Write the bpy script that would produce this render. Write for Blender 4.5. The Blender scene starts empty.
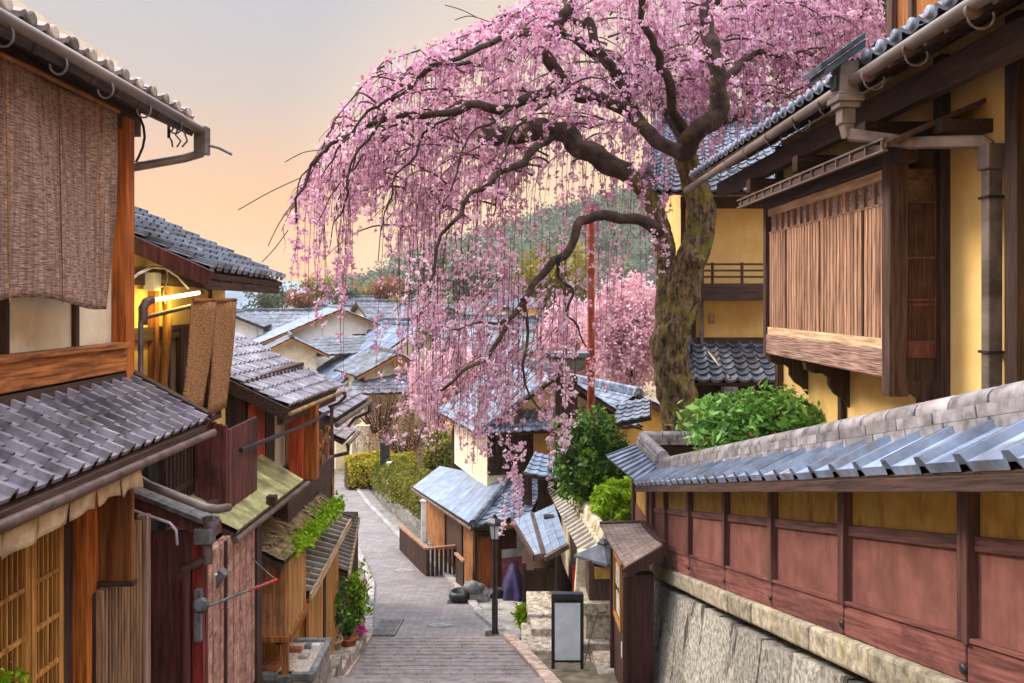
import bpy, math, random
import numpy as np
from mathutils import Vector, Matrix, noise as mnoise
random.seed(7); RNG = np.random.default_rng(11)
S = bpy.context.scene
COL = S.collection
R = math.radians
F, CX, HY = 800.0, 505.0, 300.0          # focal length in pixels and the vanishing point used to survey the photograph

# ------------------------------------------------------------------ camera, sky, sun, exposure
cam = bpy.data.cameras.new('camera'); camo = bpy.data.objects.new('camera', cam); COL.objects.link(camo)
camo.location = (0, 0, 0); camo.rotation_euler = (R(90), 0, 0)
cam.sensor_width = 36; cam.lens = F * 36 / 1024
cam.shift_x = (512 - CX) / 1024; cam.shift_y = -(341.5 - HY) / 1024
cam.clip_start = 0.1; cam.clip_end = 20000
S.camera = camo
SUN_EL, SUN_AZ = 40, 296                   # degrees, azimuth clockwise from +Y
world = bpy.data.worlds.new('World'); S.world = world; world.use_nodes = True
wn, wl = world.node_tree.nodes, world.node_tree.links
bg = wn['Background']
sky = wn.new('ShaderNodeTexSky'); sky.sky_type = 'NISHITA'; sky.sun_disc = False
sky.sun_elevation = R(SUN_EL); sky.sun_rotation = R(SUN_AZ)
tc = wn.new('ShaderNodeTexCoord'); sp = wn.new('ShaderNodeSeparateXYZ'); wl.new(tc.outputs['Generated'], sp.inputs[0])
rp = wn.new('ShaderNodeValToRGB'); wl.new(sp.outputs['Z'], rp.inputs[0])
def ramp(r, stops):
    e = r.color_ramp.elements
    while len(e) < len(stops): e.new(0.5)
    for k, (p, c) in enumerate(stops):
        e[k].position = p; e[k].color = (*c, 1)
# dusk glow: orange at the skyline through cream to lavender grey, then the bright high sky
ramp(rp, [(0.0, (7.0, 2.7, .5)), (0.05, (6.7, 2.7, .55)), (0.12, (5.8, 2.9, 1.05)), (0.24, (3.9, 3.15, 2.6)),
          (0.36, (3.3, 3.25, 3.45)), (0.6, (16, 16.5, 18.5)), (1.0, (26, 27, 30))])
mx = wn.new('ShaderNodeMix'); mx.data_type = 'RGBA'; mx.inputs[0].default_value = 0.9
# afterglow: a broad creamy brightening low over the end of the lane
vd = wn.new('ShaderNodeVectorMath'); vd.operation = 'DOT_PRODUCT'; vd.inputs[1].default_value = Vector((.06, 1, .16)).normalized()
wl.new(tc.outputs['Generated'], vd.inputs[0])
gr = wn.new('ShaderNodeMapRange'); gr.inputs[1].default_value = .94; gr.inputs[2].default_value = 1.0; gr.inputs[3].default_value = 0; gr.inputs[4].default_value = .55; gr.interpolation_type = 'SMOOTHSTEP'
wl.new(vd.outputs['Value'], gr.inputs[0])
gm = wn.new('ShaderNodeMix'); gm.data_type = 'RGBA'; wl.new(gr.outputs[0], gm.inputs[0]); wl.new(rp.outputs[0], gm.inputs[6]); gm.inputs[7].default_value = (7.1, 5.1, 3.0, 1)
wl.new(sky.outputs[0], mx.inputs[6]); wl.new(gm.outputs[2], mx.inputs[7]); wl.new(mx.outputs[2], bg.inputs[0])
bg.inputs[1].default_value = 0.1
sl = bpy.data.lights.new('sun', 'SUN'); so = bpy.data.objects.new('sun', sl); COL.objects.link(so)
sl.energy = 2.4; sl.angle = R(18); sl.color = (1.0, 0.87, 0.72)
so.rotation_euler = (R(90 - SUN_EL), 0, R(180 - SUN_AZ)); so.location = (-4, -8, 12)
S.view_settings.view_transform = 'Standard'; S.view_settings.look = 'None'
S.view_settings.exposure = 0.82; S.view_settings.gamma = 1
S.cycles.use_denoising = True
S.cycles.max_bounces = 6; S.cycles.diffuse_bounces = 2; S.cycles.transparent_max_bounces = 6

# ------------------------------------------------------------------ helpers
def W(px, py, d): return Vector(((px - CX) / F * d, d, (HY - py) / F * d))
def V(*a): return Vector(a)
def lin(r, g, b):
    f = lambda c: (c / 255 / 12.92) if c <= 10 else ((c / 255 + .055) / 1.055) ** 2.4
    return (f(r), f(g), f(b))
GP = [(-8, -1.6), (2, -1.75), (14, -6.7), (17.5, -7.44), (20, -7.9), (26, -8.85), (36, -9.9), (54, -11.8), (90, -15), (150, -19), (1300, -24)]
def g(y):
    for (a, za), (b, zb) in zip(GP, GP[1:]):
        if y <= b: return za + (zb - za) * (y - a) / (b - a)
    return GP[-1][1]

class MB:
    """Collects faces, each with a tint, and links them as one mesh object."""
    def __init__(s): s.v = []; s.f = []; s.t = []; s.sm = []
    def add(s, vs, fs, tint=None, smooth=False):
        o = len(s.v); s.v += [tuple(p) for p in vs]
        t = random.random() if tint is None else tint
        for f in fs: s.f.append([o + i for i in f]); s.t.append(t); s.sm.append(smooth)
    def hexa(s, p, tint=None):      # p: bottom 4 (ccw), top 4
        s.add(p, [(3, 2, 1, 0), (4, 5, 6, 7), (0, 1, 5, 4), (1, 2, 6, 5), (2, 3, 7, 6), (3, 0, 4, 7)], tint)
    def box(s, x0, x1, y0, y1, z0, z1, tint=None):
        x0, x1 = sorted((x0, x1)); y0, y1 = sorted((y0, y1)); z0, z1 = sorted((z0, z1))
        s.hexa([(x0, y0, z0), (x1, y0, z0), (x1, y1, z0), (x0, y1, z0), (x0, y0, z1), (x1, y0, z1), (x1, y1, z1), (x0, y1, z1)], tint)
    def prism(s, pts, vec, tint=None):
        vec = Vector(vec); n = len(pts); pts = [Vector(p) for p in pts]
        nn = Vector((0, 0, 0))
        for i in range(n): nn += pts[i].cross(pts[(i + 1) % n])
        if nn.dot(vec) > 0: pts = pts[::-1]
        vs = pts + [p + vec for p in pts]
        fs = [tuple(range(n)), tuple(range(2 * n - 1, n - 1, -1))] + [((i + 1) % n, i, n + i, n + (i + 1) % n) for i in range(n)]
        s.add(vs, fs, tint)
    def beam(s, a, b, w, h, up=(0, 0, 1), tint=None, off=0):
        a, b = Vector(a), Vector(b); d = (b - a).normalized(); up = Vector(up)
        x = d.cross(up)
        if x.length < 1e-4: x = d.cross(Vector((0, 1, 0)))
        x.normalize(); u = x.cross(d).normalized()
        q = []
        for zz in (-h / 2, h / 2):
            q += [a - x * w / 2 + u * zz, a + x * w / 2 + u * zz, b + x * w / 2 + u * zz, b - x * w / 2 + u * zz]
        s.hexa(q, tint)
    def tube(s, pts, r, n=8, tint=None, caps=True, flat=1.0):
        pts = [Vector(p) for p in pts]; m = len(pts)
        rr = r if isinstance(r, (list, tuple)) else [r] * m
        vs = []; prev = None
        for i, p in enumerate(pts):
            d = (pts[min(i + 1, m - 1)] - pts[max(i - 1, 0)]).normalized()
            if prev is None:
                x = d.cross(Vector((0, 0, 1)))
                if x.length < 1e-3: x = d.cross(Vector((0, 1, 0)))
            else: x = prev - d * prev.dot(d)
            x.normalize(); prev = x; y = d.cross(x)
            for k in range(n):
                a = 2 * math.pi * k / n
                vs.append(p + (x * math.cos(a) + y * math.sin(a) * flat) * rr[i])
        fs = [(i * n + k, i * n + (k + 1) % n, (i + 1) * n + (k + 1) % n, (i + 1) * n + k) for i in range(m - 1) for k in range(n)]
        t = random.random() if tint is None else tint
        s.add(vs, fs, t, True)
        if caps: s.add(vs[:n][::-1], [tuple(range(n))], t); s.add(vs[-n:], [tuple(range(n))], t)
    def lathe(s, c, prof, n=16, tint=None, axis=None):
        c = Vector(c); t = random.random() if tint is None else tint
        rot = Vector((0, 0, 1)).rotation_difference(Vector(axis)) if axis else None
        vs = []
        for r_, z_ in prof:
            for k in range(n):
                a = 2 * math.pi * k / n; q = Vector((math.cos(a) * r_, math.sin(a) * r_, z_))
                vs.append(c + (rot @ q if rot else q))
        fs = [(i * n + k, i * n + (k + 1) % n, (i + 1) * n + (k + 1) % n, (i + 1) * n + k) for i in range(len(prof) - 1) for k in range(n)]
        s.add(vs, fs, t, n > 8)
        s.add(vs[:n][::-1], [tuple(range(n))], t); s.add(vs[-n:], [tuple(range(n))], t)
    def rock(s, c, r, seed=0, squash=(1, 1, .7), n=10):
        vs = []; c = Vector(c)
        for i in range(n + 1):
            for k in range(2 * n):
                a = math.pi * i / n; b = math.pi * k / n
                q = Vector((math.sin(a) * math.cos(b), math.sin(a) * math.sin(b), math.cos(a)))
                f = 1 + .35 * mnoise.noise(q * 1.3 + Vector((seed * 3.1, 0, 0))) + .1 * mnoise.noise(q * 4 + Vector((seed, 2, 0)))
                vs.append(c + Vector((q.x * squash[0], q.y * squash[1], q.z * squash[2])) * r * f)
        m = 2 * n
        s.add(vs, [(i * m + k, (i + 1) * m + k, (i + 1) * m + (k + 1) % m, i * m + (k + 1) % m) for i in range(n) for k in range(m)], None, True)
    def tiles(s, A, B, C, D, cw=.27, rl=.25, amp=.035, step=.03, kind='san', ns=8, jit=.006, edge=.05, two=None):
        """Pantiles on the quad A-B (eave) C-D (ridge, C above B)."""
        A, B, C, D = map(Vector, (A, B, C, D))
        nrm = (B - A).cross(D - A).normalized()
        if nrm.z < 0: A, B, C, D = B, A, D, C; nrm = -nrm
        nc = max(2, round((B - A).length / cw)); nr = max(1, round((D - A).length / rl))
        prof = []
        for k in range(ns):
            t = k / ns
            if kind == 'san': h = math.exp(-((t - .15) / .13) ** 2) + .22 * math.cos((t - .62) * 2 * math.pi) * -1 * (t > .3)
            elif kind == 'rib': h = max(0, 1 - ((t - .22) / .22) ** 4) ** .5 if t < .44 else 0
            elif kind == 'hook': h = 0 if t < .64 else (1.0 if t < .9 else .4)
            elif kind == 'bar': h = 1.0 if t < .2 else 0
            else: h = 1.0 if t < .1 else 0                        # standing seam
            prof.append((t, h))
        us = [((c + t) / nc, h) for c in range(nc) for t, h in prof] + [(1.0, prof[0][1])]
        m = len(us)
        P = lambda u, v, h: (A + (B - A) * u) * (1 - v) + (D + (C - D) * u) * v + nrm * h
        for r_ in range(nr):
            v0, v1 = r_ / nr, min(1, (r_ + 1.25) / nr); vb = v0 + .35 / nr
            for c in range(nc):
                jj = random.uniform(-jit, jit); t = random.random()
                seg = us[c * ns:(c + 1) * ns + 1]
                if two:                            # ribs tinted dark, pans pale: shading stripes put into the tile colour
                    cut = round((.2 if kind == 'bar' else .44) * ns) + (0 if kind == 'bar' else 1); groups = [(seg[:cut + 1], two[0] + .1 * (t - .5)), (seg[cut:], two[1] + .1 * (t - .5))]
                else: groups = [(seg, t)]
                for sg, tt in groups:
                    k = len(sg); lp = step * .5 if r_ else edge
                    lo = [P(u, v0, h * amp + step + jj) for u, h in sg]; hi = [P(u, v1, h * amp - (.25 * step if r_ < nr - 1 else 0) + jj * .3) for u, h in sg]
                    fr = [P(u, v0, h * amp + step + jj - lp) for u, h in sg]
                    bk = [P(u, vb, h * amp + step * .6 - lp + jj) for u, h in sg]
                    s.add(lo + hi, [(i, i + 1, k + i + 1, k + i) for i in range(k - 1)], tt, kind in ('san', 'rib'))
                    s.add(fr + lo, [(i, i + 1, k + i + 1, k + i) for i in range(k - 1)], tt)
                    if r_: s.add(bk + fr, [(i, i + 1, k + i + 1, k + i) for i in range(k - 1)], tt)
    def build(s, name, mat, parent=None, bevel=0, label=None, origin=None, split=False):
        if split:                     # every separate piece becomes a part of its own
            key = {}; par = list(range(len(s.f)))
            def find(i):
                while par[i] != i: par[i] = par[par[i]]; i = par[i]
                return i
            for i, f in enumerate(s.f):
                for k in f:
                    q = tuple(round(c, 5) for c in s.v[k])
                    if q in key: par[find(i)] = find(key[q])
                    else: key[q] = i
            gr = {}
            for i in range(len(s.f)): gr.setdefault(find(i), []).append(i)
            out = []
            for ids in gr.values():
                m = MB(); mp = {}
                for i in ids:
                    f = []
                    for k in s.f[i]:
                        if k not in mp: mp[k] = len(m.v); m.v.append(s.v[k])
                        f.append(mp[k])
                    m.f.append(f); m.t.append(s.t[i]); m.sm.append(s.sm[i])
                out.append(m.build(name, mat, parent, bevel, label, origin))
            return out[0]
        me = bpy.data.meshes.new(name)
        o = bpy.data.objects.new(name, me); COL.objects.link(o)
        og = Vector(origin) if origin is not None else Vector((0, 0, 0))
        if parent is not None:
            o.parent = parent; og = root_loc(parent)
        else: o.location = og
        me.from_pydata([(p[0] - og.x, p[1] - og.y, p[2] - og.z) for p in s.v], [], s.f)
        at = me.attributes.new('tint', 'FLOAT', 'FACE'); at.data.foreach_set('value', s.t)
        me.polygons.foreach_set('use_smooth', s.sm)
        me.materials.append(mat); me.update()
        if bevel:
            b = o.modifiers.new('bevel', 'BEVEL'); b.width = bevel; b.segments = 2; b.limit_method = 'ANGLE'
        if label: o['label'] = label
        return o
def root_loc(o):
    p = Vector((0, 0, 0))
    while o is not None: p += o.location; o = o.parent
    return p
def thing(name, label, cat, loc=(0, 0, 0), group=None):
    o = bpy.data.objects.new(name, None); COL.objects.link(o); o.location = loc; o.empty_display_size = .2
    return tag(o, label, cat, group)
def tag(o, label=None, cat=None, group=None, kind=None):
    if label: o['label'] = label
    if cat: o['category'] = cat
    if group: o['group'] = group
    if kind: o['kind'] = kind
    return o
def copy_thing(o, loc, label, rz=0):
    c = o.copy(); COL.objects.link(c); c.location = loc; c['label'] = label; c.rotation_euler = (0, 0, rz)
    for ch in list(o.children):
        k = ch.copy(); COL.objects.link(k); k.parent = c
    return c
def quads(name, P, size, mat, parent=None, aspect=1.0, tint=None, normal=None, nspread=1.0, bend=.25, origin=None):
    """One mesh of many small leaf or petal faces at the points P."""
    P = np.asarray(P, float); n = len(P); size = np.broadcast_to(np.asarray(size, float), (n,))
    nn = RNG.normal(size=(n, 3)) * nspread
    if normal is not None: nn = nn + normal
    nn /= np.linalg.norm(nn, axis=1, keepdims=True) + 1e-9
    a = np.cross(nn, RNG.normal(size=(n, 3))); a /= np.linalg.norm(a, axis=1, keepdims=True) + 1e-9
    b = np.cross(nn, a); sz = size[:, None]
    v = np.stack([P - a * sz * aspect, P - b * sz * .8 + nn * sz * bend, P + a * sz * aspect, P + b * sz * .8 + nn * sz * bend], 1).reshape(-1, 3)
    og = root_loc(parent) if parent is not None else Vector(origin or (0, 0, 0))
    v -= np.array(og)
    me = bpy.data.meshes.new(name); me.vertices.add(4 * n); me.loops.add(4 * n); me.polygons.add(n)
    me.vertices.foreach_set('co', v.ravel()); me.loops.foreach_set('vertex_index', np.arange(4 * n, dtype=np.int32))
    me.polygons.foreach_set('loop_start', np.arange(0, 4 * n, 4, dtype=np.int32))
    at = me.attributes.new('tint', 'FLOAT', 'FACE'); at.data.foreach_set('value', (RNG.random(n) if tint is None else np.asarray(tint)).astype(np.float32))
    me.materials.append(mat); me.update(calc_edges=True); me.validate()
    o = bpy.data.objects.new(name, me); COL.objects.link(o)
    if parent is not None: o.parent = parent
    else: o.location = og
    return o

# ------------------------------------------------------------------ materials
def M(name, c1, c2, sc=5, st=(1, 1, 1), rough=.75, bump=.35, tint=.4, metal=0, dirt=None, dsc=1.2, dlo=.5, dhi=.68, bd=.01, spec=.3, dst=None, brick=None, soft=False, rot=None):
    m = bpy.data.materials.new(name); m.use_nodes = True
    n, l = m.node_tree.nodes, m.node_tree.links; b = n['Principled BSDF']
    b.inputs['Roughness'].default_value = rough; b.inputs['Metallic'].default_value = metal
    b.inputs['Specular IOR Level'].default_value = spec
    tc = n.new('ShaderNodeTexCoord'); mp = n.new('ShaderNodeMapping'); mp.inputs['Scale'].default_value = st
    if rot: mp.vector_type = 'TEXTURE'; mp.inputs['Rotation'].default_value = rot; mp.inputs['Scale'].default_value = tuple(1 / x for x in st)
    l.new(tc.outputs['Object'], mp.inputs[0])
    no = n.new('ShaderNodeTexNoise'); no.inputs['Scale'].default_value = sc; no.inputs['Detail'].default_value = 9; no.inputs['Roughness'].default_value = .65
    l.new(mp.outputs[0], no.inputs[0])
    r = n.new('ShaderNodeValToRGB'); ramp(r, [(.36, tuple(x * (.96 if soft else .72) for x in c1)), (.64, tuple(min(.9, x * (1.0 if soft else 1.1)) for x in c2))]); l.new(no.outputs['Fac'], r.inputs[0])
    col = r.outputs[0]; hgt = no.outputs['Fac']
    if brick:
        bk = n.new('ShaderNodeTexBrick'); bm = n.new('ShaderNodeMapping'); bm.inputs['Rotation'].default_value = brick.get('rot', (0, 0, 0))
        l.new(tc.outputs['Object'], bm.inputs[0]); l.new(bm.outputs[0], bk.inputs[0])
        bk.inputs['Scale'].default_value = 1; bk.inputs['Brick Width'].default_value = brick['w']; bk.inputs['Row Height'].default_value = brick['h']
        bk.inputs['Mortar Size'].default_value = brick.get('m', .012); bk.inputs['Mortar Smooth'].default_value = .3
        bk.inputs['Color1'].default_value = (*brick.get('a', (.7, .7, .7)), 1); bk.inputs['Color2'].default_value = (*brick.get('b', (1.15, 1.1, 1.05)), 1)
        bk.inputs['Mortar'].default_value = (*brick.get('mc', (.35, .33, .32)), 1); bk.inputs['Bias'].default_value = 0
        mm = n.new('ShaderNodeMix'); mm.data_type = 'RGBA'; mm.blend_type = 'MULTIPLY'; mm.inputs[0].default_value = 1
        l.new(col, mm.inputs[6]); l.new(bk.outputs[0], mm.inputs[7]); col = mm.outputs[2]
        ad = n.new('ShaderNodeMath'); ad.operation = 'MULTIPLY_ADD'; ad.inputs[1].default_value = -1.2
        l.new(bk.outputs['Fac'], ad.inputs[0]); l.new(hgt, ad.inputs[2]); hgt = ad.outputs[0]
    if dirt:
        n2 = n.new('ShaderNodeTexNoise'); n2.inputs['Scale'].default_value = dsc; n2.inputs['Detail'].default_value = 7; n2.inputs['Roughness'].default_value = .7
        if dst:
            m2 = n.new('ShaderNodeMapping'); m2.inputs['Scale'].default_value = dst; l.new(tc.outputs['Object'], m2.inputs[0]); l.new(m2.outputs[0], n2.inputs[0])
        else: l.new(tc.outputs['Object'], n2.inputs[0])
        r2 = n.new('ShaderNodeValToRGB'); ramp(r2, [(dlo, (0, 0, 0)), (dhi, (1, 1, 1))]); l.new(n2.outputs['Fac'], r2.inputs[0])
        m1 = n.new('ShaderNodeMix'); m1.data_type = 'RGBA'; m1.inputs[7].default_value = (*dirt, 1)
        l.new(r2.outputs[0], m1.inputs[0]); l.new(col, m1.inputs[6]); col = m1.outputs[2]
    if tint:
        at = n.new('ShaderNodeAttribute'); at.attribute_name = 'tint'
        mr = n.new('ShaderNodeMapRange'); mr.inputs[3].default_value = 1 - tint; mr.inputs[4].default_value = 1 + tint
        l.new(at.outputs['Fac'], mr.inputs[0])
        mu = n.new('ShaderNodeVectorMath'); mu.operation = 'SCALE'; l.new(col, mu.inputs[0]); l.new(mr.outputs[0], mu.inputs['Scale']); col = mu.outputs[0]
    l.new(col, b.inputs['Base Color'])
    if bump:
        bp = n.new('ShaderNodeBump'); bp.inputs['Strength'].default_value = bump; bp.inputs['Distance'].default_value = bd
        l.new(hgt, bp.inputs['Height']); l.new(bp.outputs[0], b.inputs['Normal'])
    return m
def leafmat(name, stops, trans=.4, rough=.6):
    m = bpy.data.materials.new(name); m.use_nodes = True
    n, l = m.node_tree.nodes, m.node_tree.links; b = n['Principled BSDF']; b.inputs['Roughness'].default_value = rough; b.inputs['Specular IOR Level'].default_value = .25
    at = n.new('ShaderNodeAttribute'); at.attribute_name = 'tint'
    r = n.new('ShaderNodeValToRGB'); ramp(r, stops); l.new(at.outputs['Fac'], r.inputs[0])
    l.new(r.outputs[0], b.inputs['Base Color'])
    tr = n.new('ShaderNodeBsdfTranslucent'); l.new(r.outputs[0], tr.inputs[0])
    mx = n.new('ShaderNodeMixShader'); mx.inputs[0].default_value = trans
    l.new(b.outputs[0], mx.inputs[1]); l.new(tr.outputs[0], mx.inputs[2]); l.new(mx.outputs[0], n['Material Output'].inputs[0])
    return m
VT, YT, XT = (14, 14, .8), (14, .8, 14), (.8, 14, 14)     # grain along Z, Y, X
tile_grey = M('tile_grey', lin(98, 93, 100), lin(152, 146, 156), 3.5, rough=.34, bump=.2, tint=.14, dirt=lin(92, 78, 66), dsc=2.2, dlo=.56, dhi=.76, spec=.65)
tile_warm = M('tile_warm', lin(112, 98, 96), lin(166, 152, 150), 4, rough=.5, tint=.22, dirt=lin(84, 66, 52), dsc=2.5, spec=.45)
tile_blue = M('tile_blue', lin(90, 102, 122), lin(132, 144, 164), 3, rough=.5, bump=.25, tint=.18, dirt=lin(90, 86, 88), dsc=1.8, dlo=.58, spec=.55)
tile_dark = M('tile_dark', lin(78, 84, 96), lin(120, 126, 140), 3, rough=.5, tint=.35, dirt=lin(84, 74, 66), dsc=1)
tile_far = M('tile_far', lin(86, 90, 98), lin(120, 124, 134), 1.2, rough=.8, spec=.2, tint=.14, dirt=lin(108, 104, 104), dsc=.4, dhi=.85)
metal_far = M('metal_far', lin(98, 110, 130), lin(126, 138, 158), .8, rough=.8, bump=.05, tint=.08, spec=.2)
ridge_pale = M('ridge_pale', lin(116, 112, 114), lin(164, 158, 160), 6, rough=.4, tint=.25, dirt=lin(120, 104, 94), dsc=3, dlo=.58, spec=.5)
metal_blue = M('metal_blue', lin(108, 126, 152), lin(142, 160, 184), 4, soft=True, rough=.55, bump=.12, tint=.14, dirt=lin(120, 122, 130), dsc=2, spec=.5)
metal_green = M('metal_green', lin(142, 136, 84), lin(182, 178, 122), 5, rough=.55, bump=.2, tint=.22, dirt=lin(112, 84, 58), dsc=1.8, dlo=.48)
wood_dark = M('wood_dark', lin(46, 32, 28), lin(84, 60, 50), 2.2, VT, rough=.7, tint=.35, bump=.5)
wood_dark_y = M('wood_dark_y', lin(50, 36, 32), lin(88, 64, 54), 2.2, YT, rough=.7, tint=.35, bump=.5)
wood_dark_x = M('wood_dark_x', lin(50, 36, 32), lin(88, 64, 54), 2.2, XT, rough=.7, tint=.35, bump=.5)
wood_mid = M('wood_mid', lin(112, 66, 30), lin(170, 108, 54), 2, VT, rough=.6, tint=.3, bump=.4)
wood_mid_y = M('wood_mid_y', lin(104, 58, 26), lin(176, 110, 58), 2, YT, rough=.6, tint=.3, bump=.45, dirt=lin(74, 40, 22), dsc=3, dst=(3, .6, 3))
wood_orange = M('wood_orange', lin(150, 74, 26), lin(204, 118, 52), 2, VT, rough=.5, tint=.25, bump=.35)
wood_gold = M('wood_gold', lin(164, 106, 44), lin(214, 152, 76), 2, VT, rough=.55, tint=.22, bump=.35)
wood_red = M('wood_red', lin(176, 66, 38), lin(214, 98, 60), 2, VT, rough=.6, tint=.2, bump=.3)
wood_maroon = M('wood_maroon', lin(78, 40, 38), lin(118, 66, 60), 2, VT, rough=.55, tint=.3, bump=.4, dirt=lin(60, 36, 34), dsc=2)
wood_lattice = M('wood_lattice', lin(112, 78, 60), lin(184, 142, 114), 2.2, VT, rough=.75, tint=.28, bump=.5)
wood_weather_y = M('wood_weather_y', lin(92, 66, 58), lin(172, 138, 122), 2.4, (9, .9, 22), rough=.85, tint=.2, bump=.9, bd=.02)
wood_pale = M('wood_pale', lin(176, 140, 104), lin(214, 182, 146), 2, YT, rough=.7, tint=.2)
ply = M('ply', lin(140, 88, 50), lin(184, 128, 80), 1.6, VT, rough=.7, tint=.22, dirt=lin(100, 60, 36), dsc=2.5)
plaster_cream = M('plaster_cream', lin(226, 206, 172), lin(246, 232, 204), 2, rough=.9, bump=.15, tint=.06, dirt=lin(196, 168, 128), dsc=1.4, dlo=.55, dhi=.85, soft=True)
plaster_yellow = M('plaster_yellow', lin(232, 192, 116), lin(240, 204, 130), 2.2, rough=.9, bump=.2, tint=.06, dirt=lin(216, 168, 92), dsc=1.0, dlo=.52, dhi=.8, dst=(1, 1, .3), soft=True)
plaster_ochre = M('plaster_ochre', lin(176, 136, 58), lin(204, 166, 84), 3, rough=.9, bump=.4, tint=.06, dirt=lin(128, 90, 46), dsc=3, dlo=.5, dhi=.72, dst=(1.5, 1.5, .4), soft=True)
plaster_red = M('plaster_red', lin(112, 68, 60), lin(136, 88, 78), 3, rough=.85, bump=.3, tint=.1, dirt=lin(92, 54, 50), dsc=1.8, dlo=.46, dhi=.8, soft=True, dst=(2, 2, .45))
plaster_white = M('plaster_white', lin(222, 218, 212), lin(240, 238, 232), 2, rough=.9, bump=.1, tint=.04, dirt=lin(206, 200, 192), dsc=.5, dhi=.9, soft=True)
plaster_old = M('plaster_old', lin(190, 176, 146), lin(226, 214, 186), 4, rough=.9, bump=.4, tint=.1, dirt=lin(140, 118, 88), dsc=2.4, dlo=.48, dst=(2, 2, .5))
beam_maroon = M('beam_maroon', lin(104, 60, 54), lin(142, 88, 80), 2, YT, rot=(R(-14.3), 0, 0), rough=.7, tint=.2, bump=.5, dirt=lin(82, 48, 46), dsc=2.4, dst=(2, .7, 2))
wood_slope = M('wood_slope', lin(50, 36, 32), lin(88, 64, 54), 2.2, YT, rough=.7, tint=.2, bump=.5, rot=(R(-14), 0, 0))
rail_maroon = M('rail_maroon', lin(76, 48, 44), lin(116, 78, 72), 2, YT, rough=.65, tint=.2, bump=.4, rot=(R(-14), 0, 0))
post_maroon = M('post_maroon', lin(70, 44, 40), lin(108, 72, 66), 2, VT, rough=.65, tint=.2, bump=.4)
booth_brown = M('booth_brown', lin(58, 34, 32), lin(78, 48, 44), 2, VT, rough=.5, tint=.15, bump=.15)
reed = M('reed', lin(124, 92, 78), lin(208, 172, 150), 2.2, (1.5, 5, 42), rough=.9, tint=.1, bump=1, bd=.03, dirt=lin(112, 82, 72), dsc=2.5, dlo=.46, dst=(3, 9, .5))
reed_gold = M('reed_gold', lin(112, 74, 44), lin(186, 136, 88), 2.5, (1.5, 6, 40), rough=.9, tint=.45, bump=.7)
stone = M('stone', lin(138, 126, 112), lin(196, 184, 166), 9, rough=.9, bump=.8, tint=.26, dirt=lin(92, 84, 74), dsc=2, dlo=.52, bd=.02)
stone_wall = M('stone_wall', lin(116, 113, 106), lin(182, 177, 165), 16, rough=.9, bump=1, tint=.28, dirt=lin(72, 68, 60), dsc=1.9, dlo=.54, dhi=.62, bd=.02, dst=(1.3, 1.3, .45))
stone_cap = M('stone_cap', lin(128, 120, 104), lin(176, 164, 142), 12, rough=.9, bump=.7, tint=.22, dirt=lin(128, 118, 76), dsc=2.5, dlo=.56)
stone_grey = M('stone_grey', lin(104, 102, 100), lin(150, 148, 144), 10, rough=.9, bump=.7, tint=.25, dirt=lin(88, 84, 82), dsc=2)
kerb_grey = M('kerb_grey', lin(132, 128, 126), lin(172, 166, 164), 8, rough=.85, bump=.4, tint=.15)
kerbstone = M('kerbstone', lin(164, 138, 122), lin(204, 180, 164), 8, rough=.85, bump=.4, tint=.2)
paving = M('paving', lin(122, 118, 118), lin(142, 137, 137), 3, rough=.75, bump=.4, tint=.05, soft=True, dirt=lin(104, 98, 97), dsc=.6, dlo=.5, dhi=.72,
           brick=dict(w=.36, h=.19, m=.012, a=(.92, .92, .94), b=(1.06, 1.04, 1.02), mc=(.58, .56, .56)), spec=.25)
stair_stone = M('stair_stone', lin(128, 120, 117), lin(154, 145, 141), 6, rough=.8, bump=.6, tint=.1, soft=True, dirt=lin(118, 102, 92), dsc=2)
concrete = M('concrete', lin(150, 146, 140), lin(184, 180, 174), 6, rough=.9, bump=.4, tint=.1, dirt=lin(112, 106, 98), dsc=1.5)
earth = M('earth', lin(92, 82, 68), lin(128, 118, 100), 3, rough=.95, bump=.6, tint=.1)
gutter_m = M('gutter_copper', lin(104, 94, 88), lin(140, 128, 120), 1.2, (3, .5, 3), rough=.38, bump=.05, tint=.1, metal=.3, spec=.5)
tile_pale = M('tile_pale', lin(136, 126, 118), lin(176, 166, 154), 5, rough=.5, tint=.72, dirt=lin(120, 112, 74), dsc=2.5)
tile_slate = M('tile_slate', lin(84, 98, 122), lin(134, 148, 172), 3, rough=.38, bump=.25, tint=.25, dirt=lin(84, 78, 78), dsc=2, dlo=.52, spec=.5)
gutter_dk = M('gutter_dark', lin(76, 60, 54), lin(112, 92, 84), 5, rough=.45, bump=.15, tint=.15, metal=.2)
copper_green = M('copper_green', lin(44, 66, 74), lin(70, 96, 104), 5, rough=.45, tint=.15, metal=.3)
iron = M('iron', lin(24, 24, 28), lin(40, 40, 44), 8, rough=.45, tint=.1, bump=.1, spec=.5)
iron_grey = M('iron_grey', lin(96, 94, 96), lin(126, 124, 124), 10, rough=.6, tint=.2, metal=.3)
rust_pole = M('rust_pole', lin(126, 54, 42), lin(164, 86, 70), 6, rough=.7, tint=.1)
pipe_white = M('pipe_white', lin(176, 168, 172), lin(206, 198, 200), 6, rough=.5, tint=.05)
red_tape = M('red_tape', lin(216, 36, 26), lin(236, 56, 40), 6, rough=.5, tint=.08, bump=0)
cloth_beige = M('cloth_beige', lin(196, 164, 124), lin(224, 196, 156), 4, rough=.9, tint=.14, bump=.3)
tarp = M('tarp', lin(48, 40, 76), lin(78, 64, 108), 3, rough=.5, tint=.12, bump=.3)
panel_white = M('panel_white', lin(204, 212, 222), lin(222, 228, 236), 1, rough=.35, tint=.02, bump=0)
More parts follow.
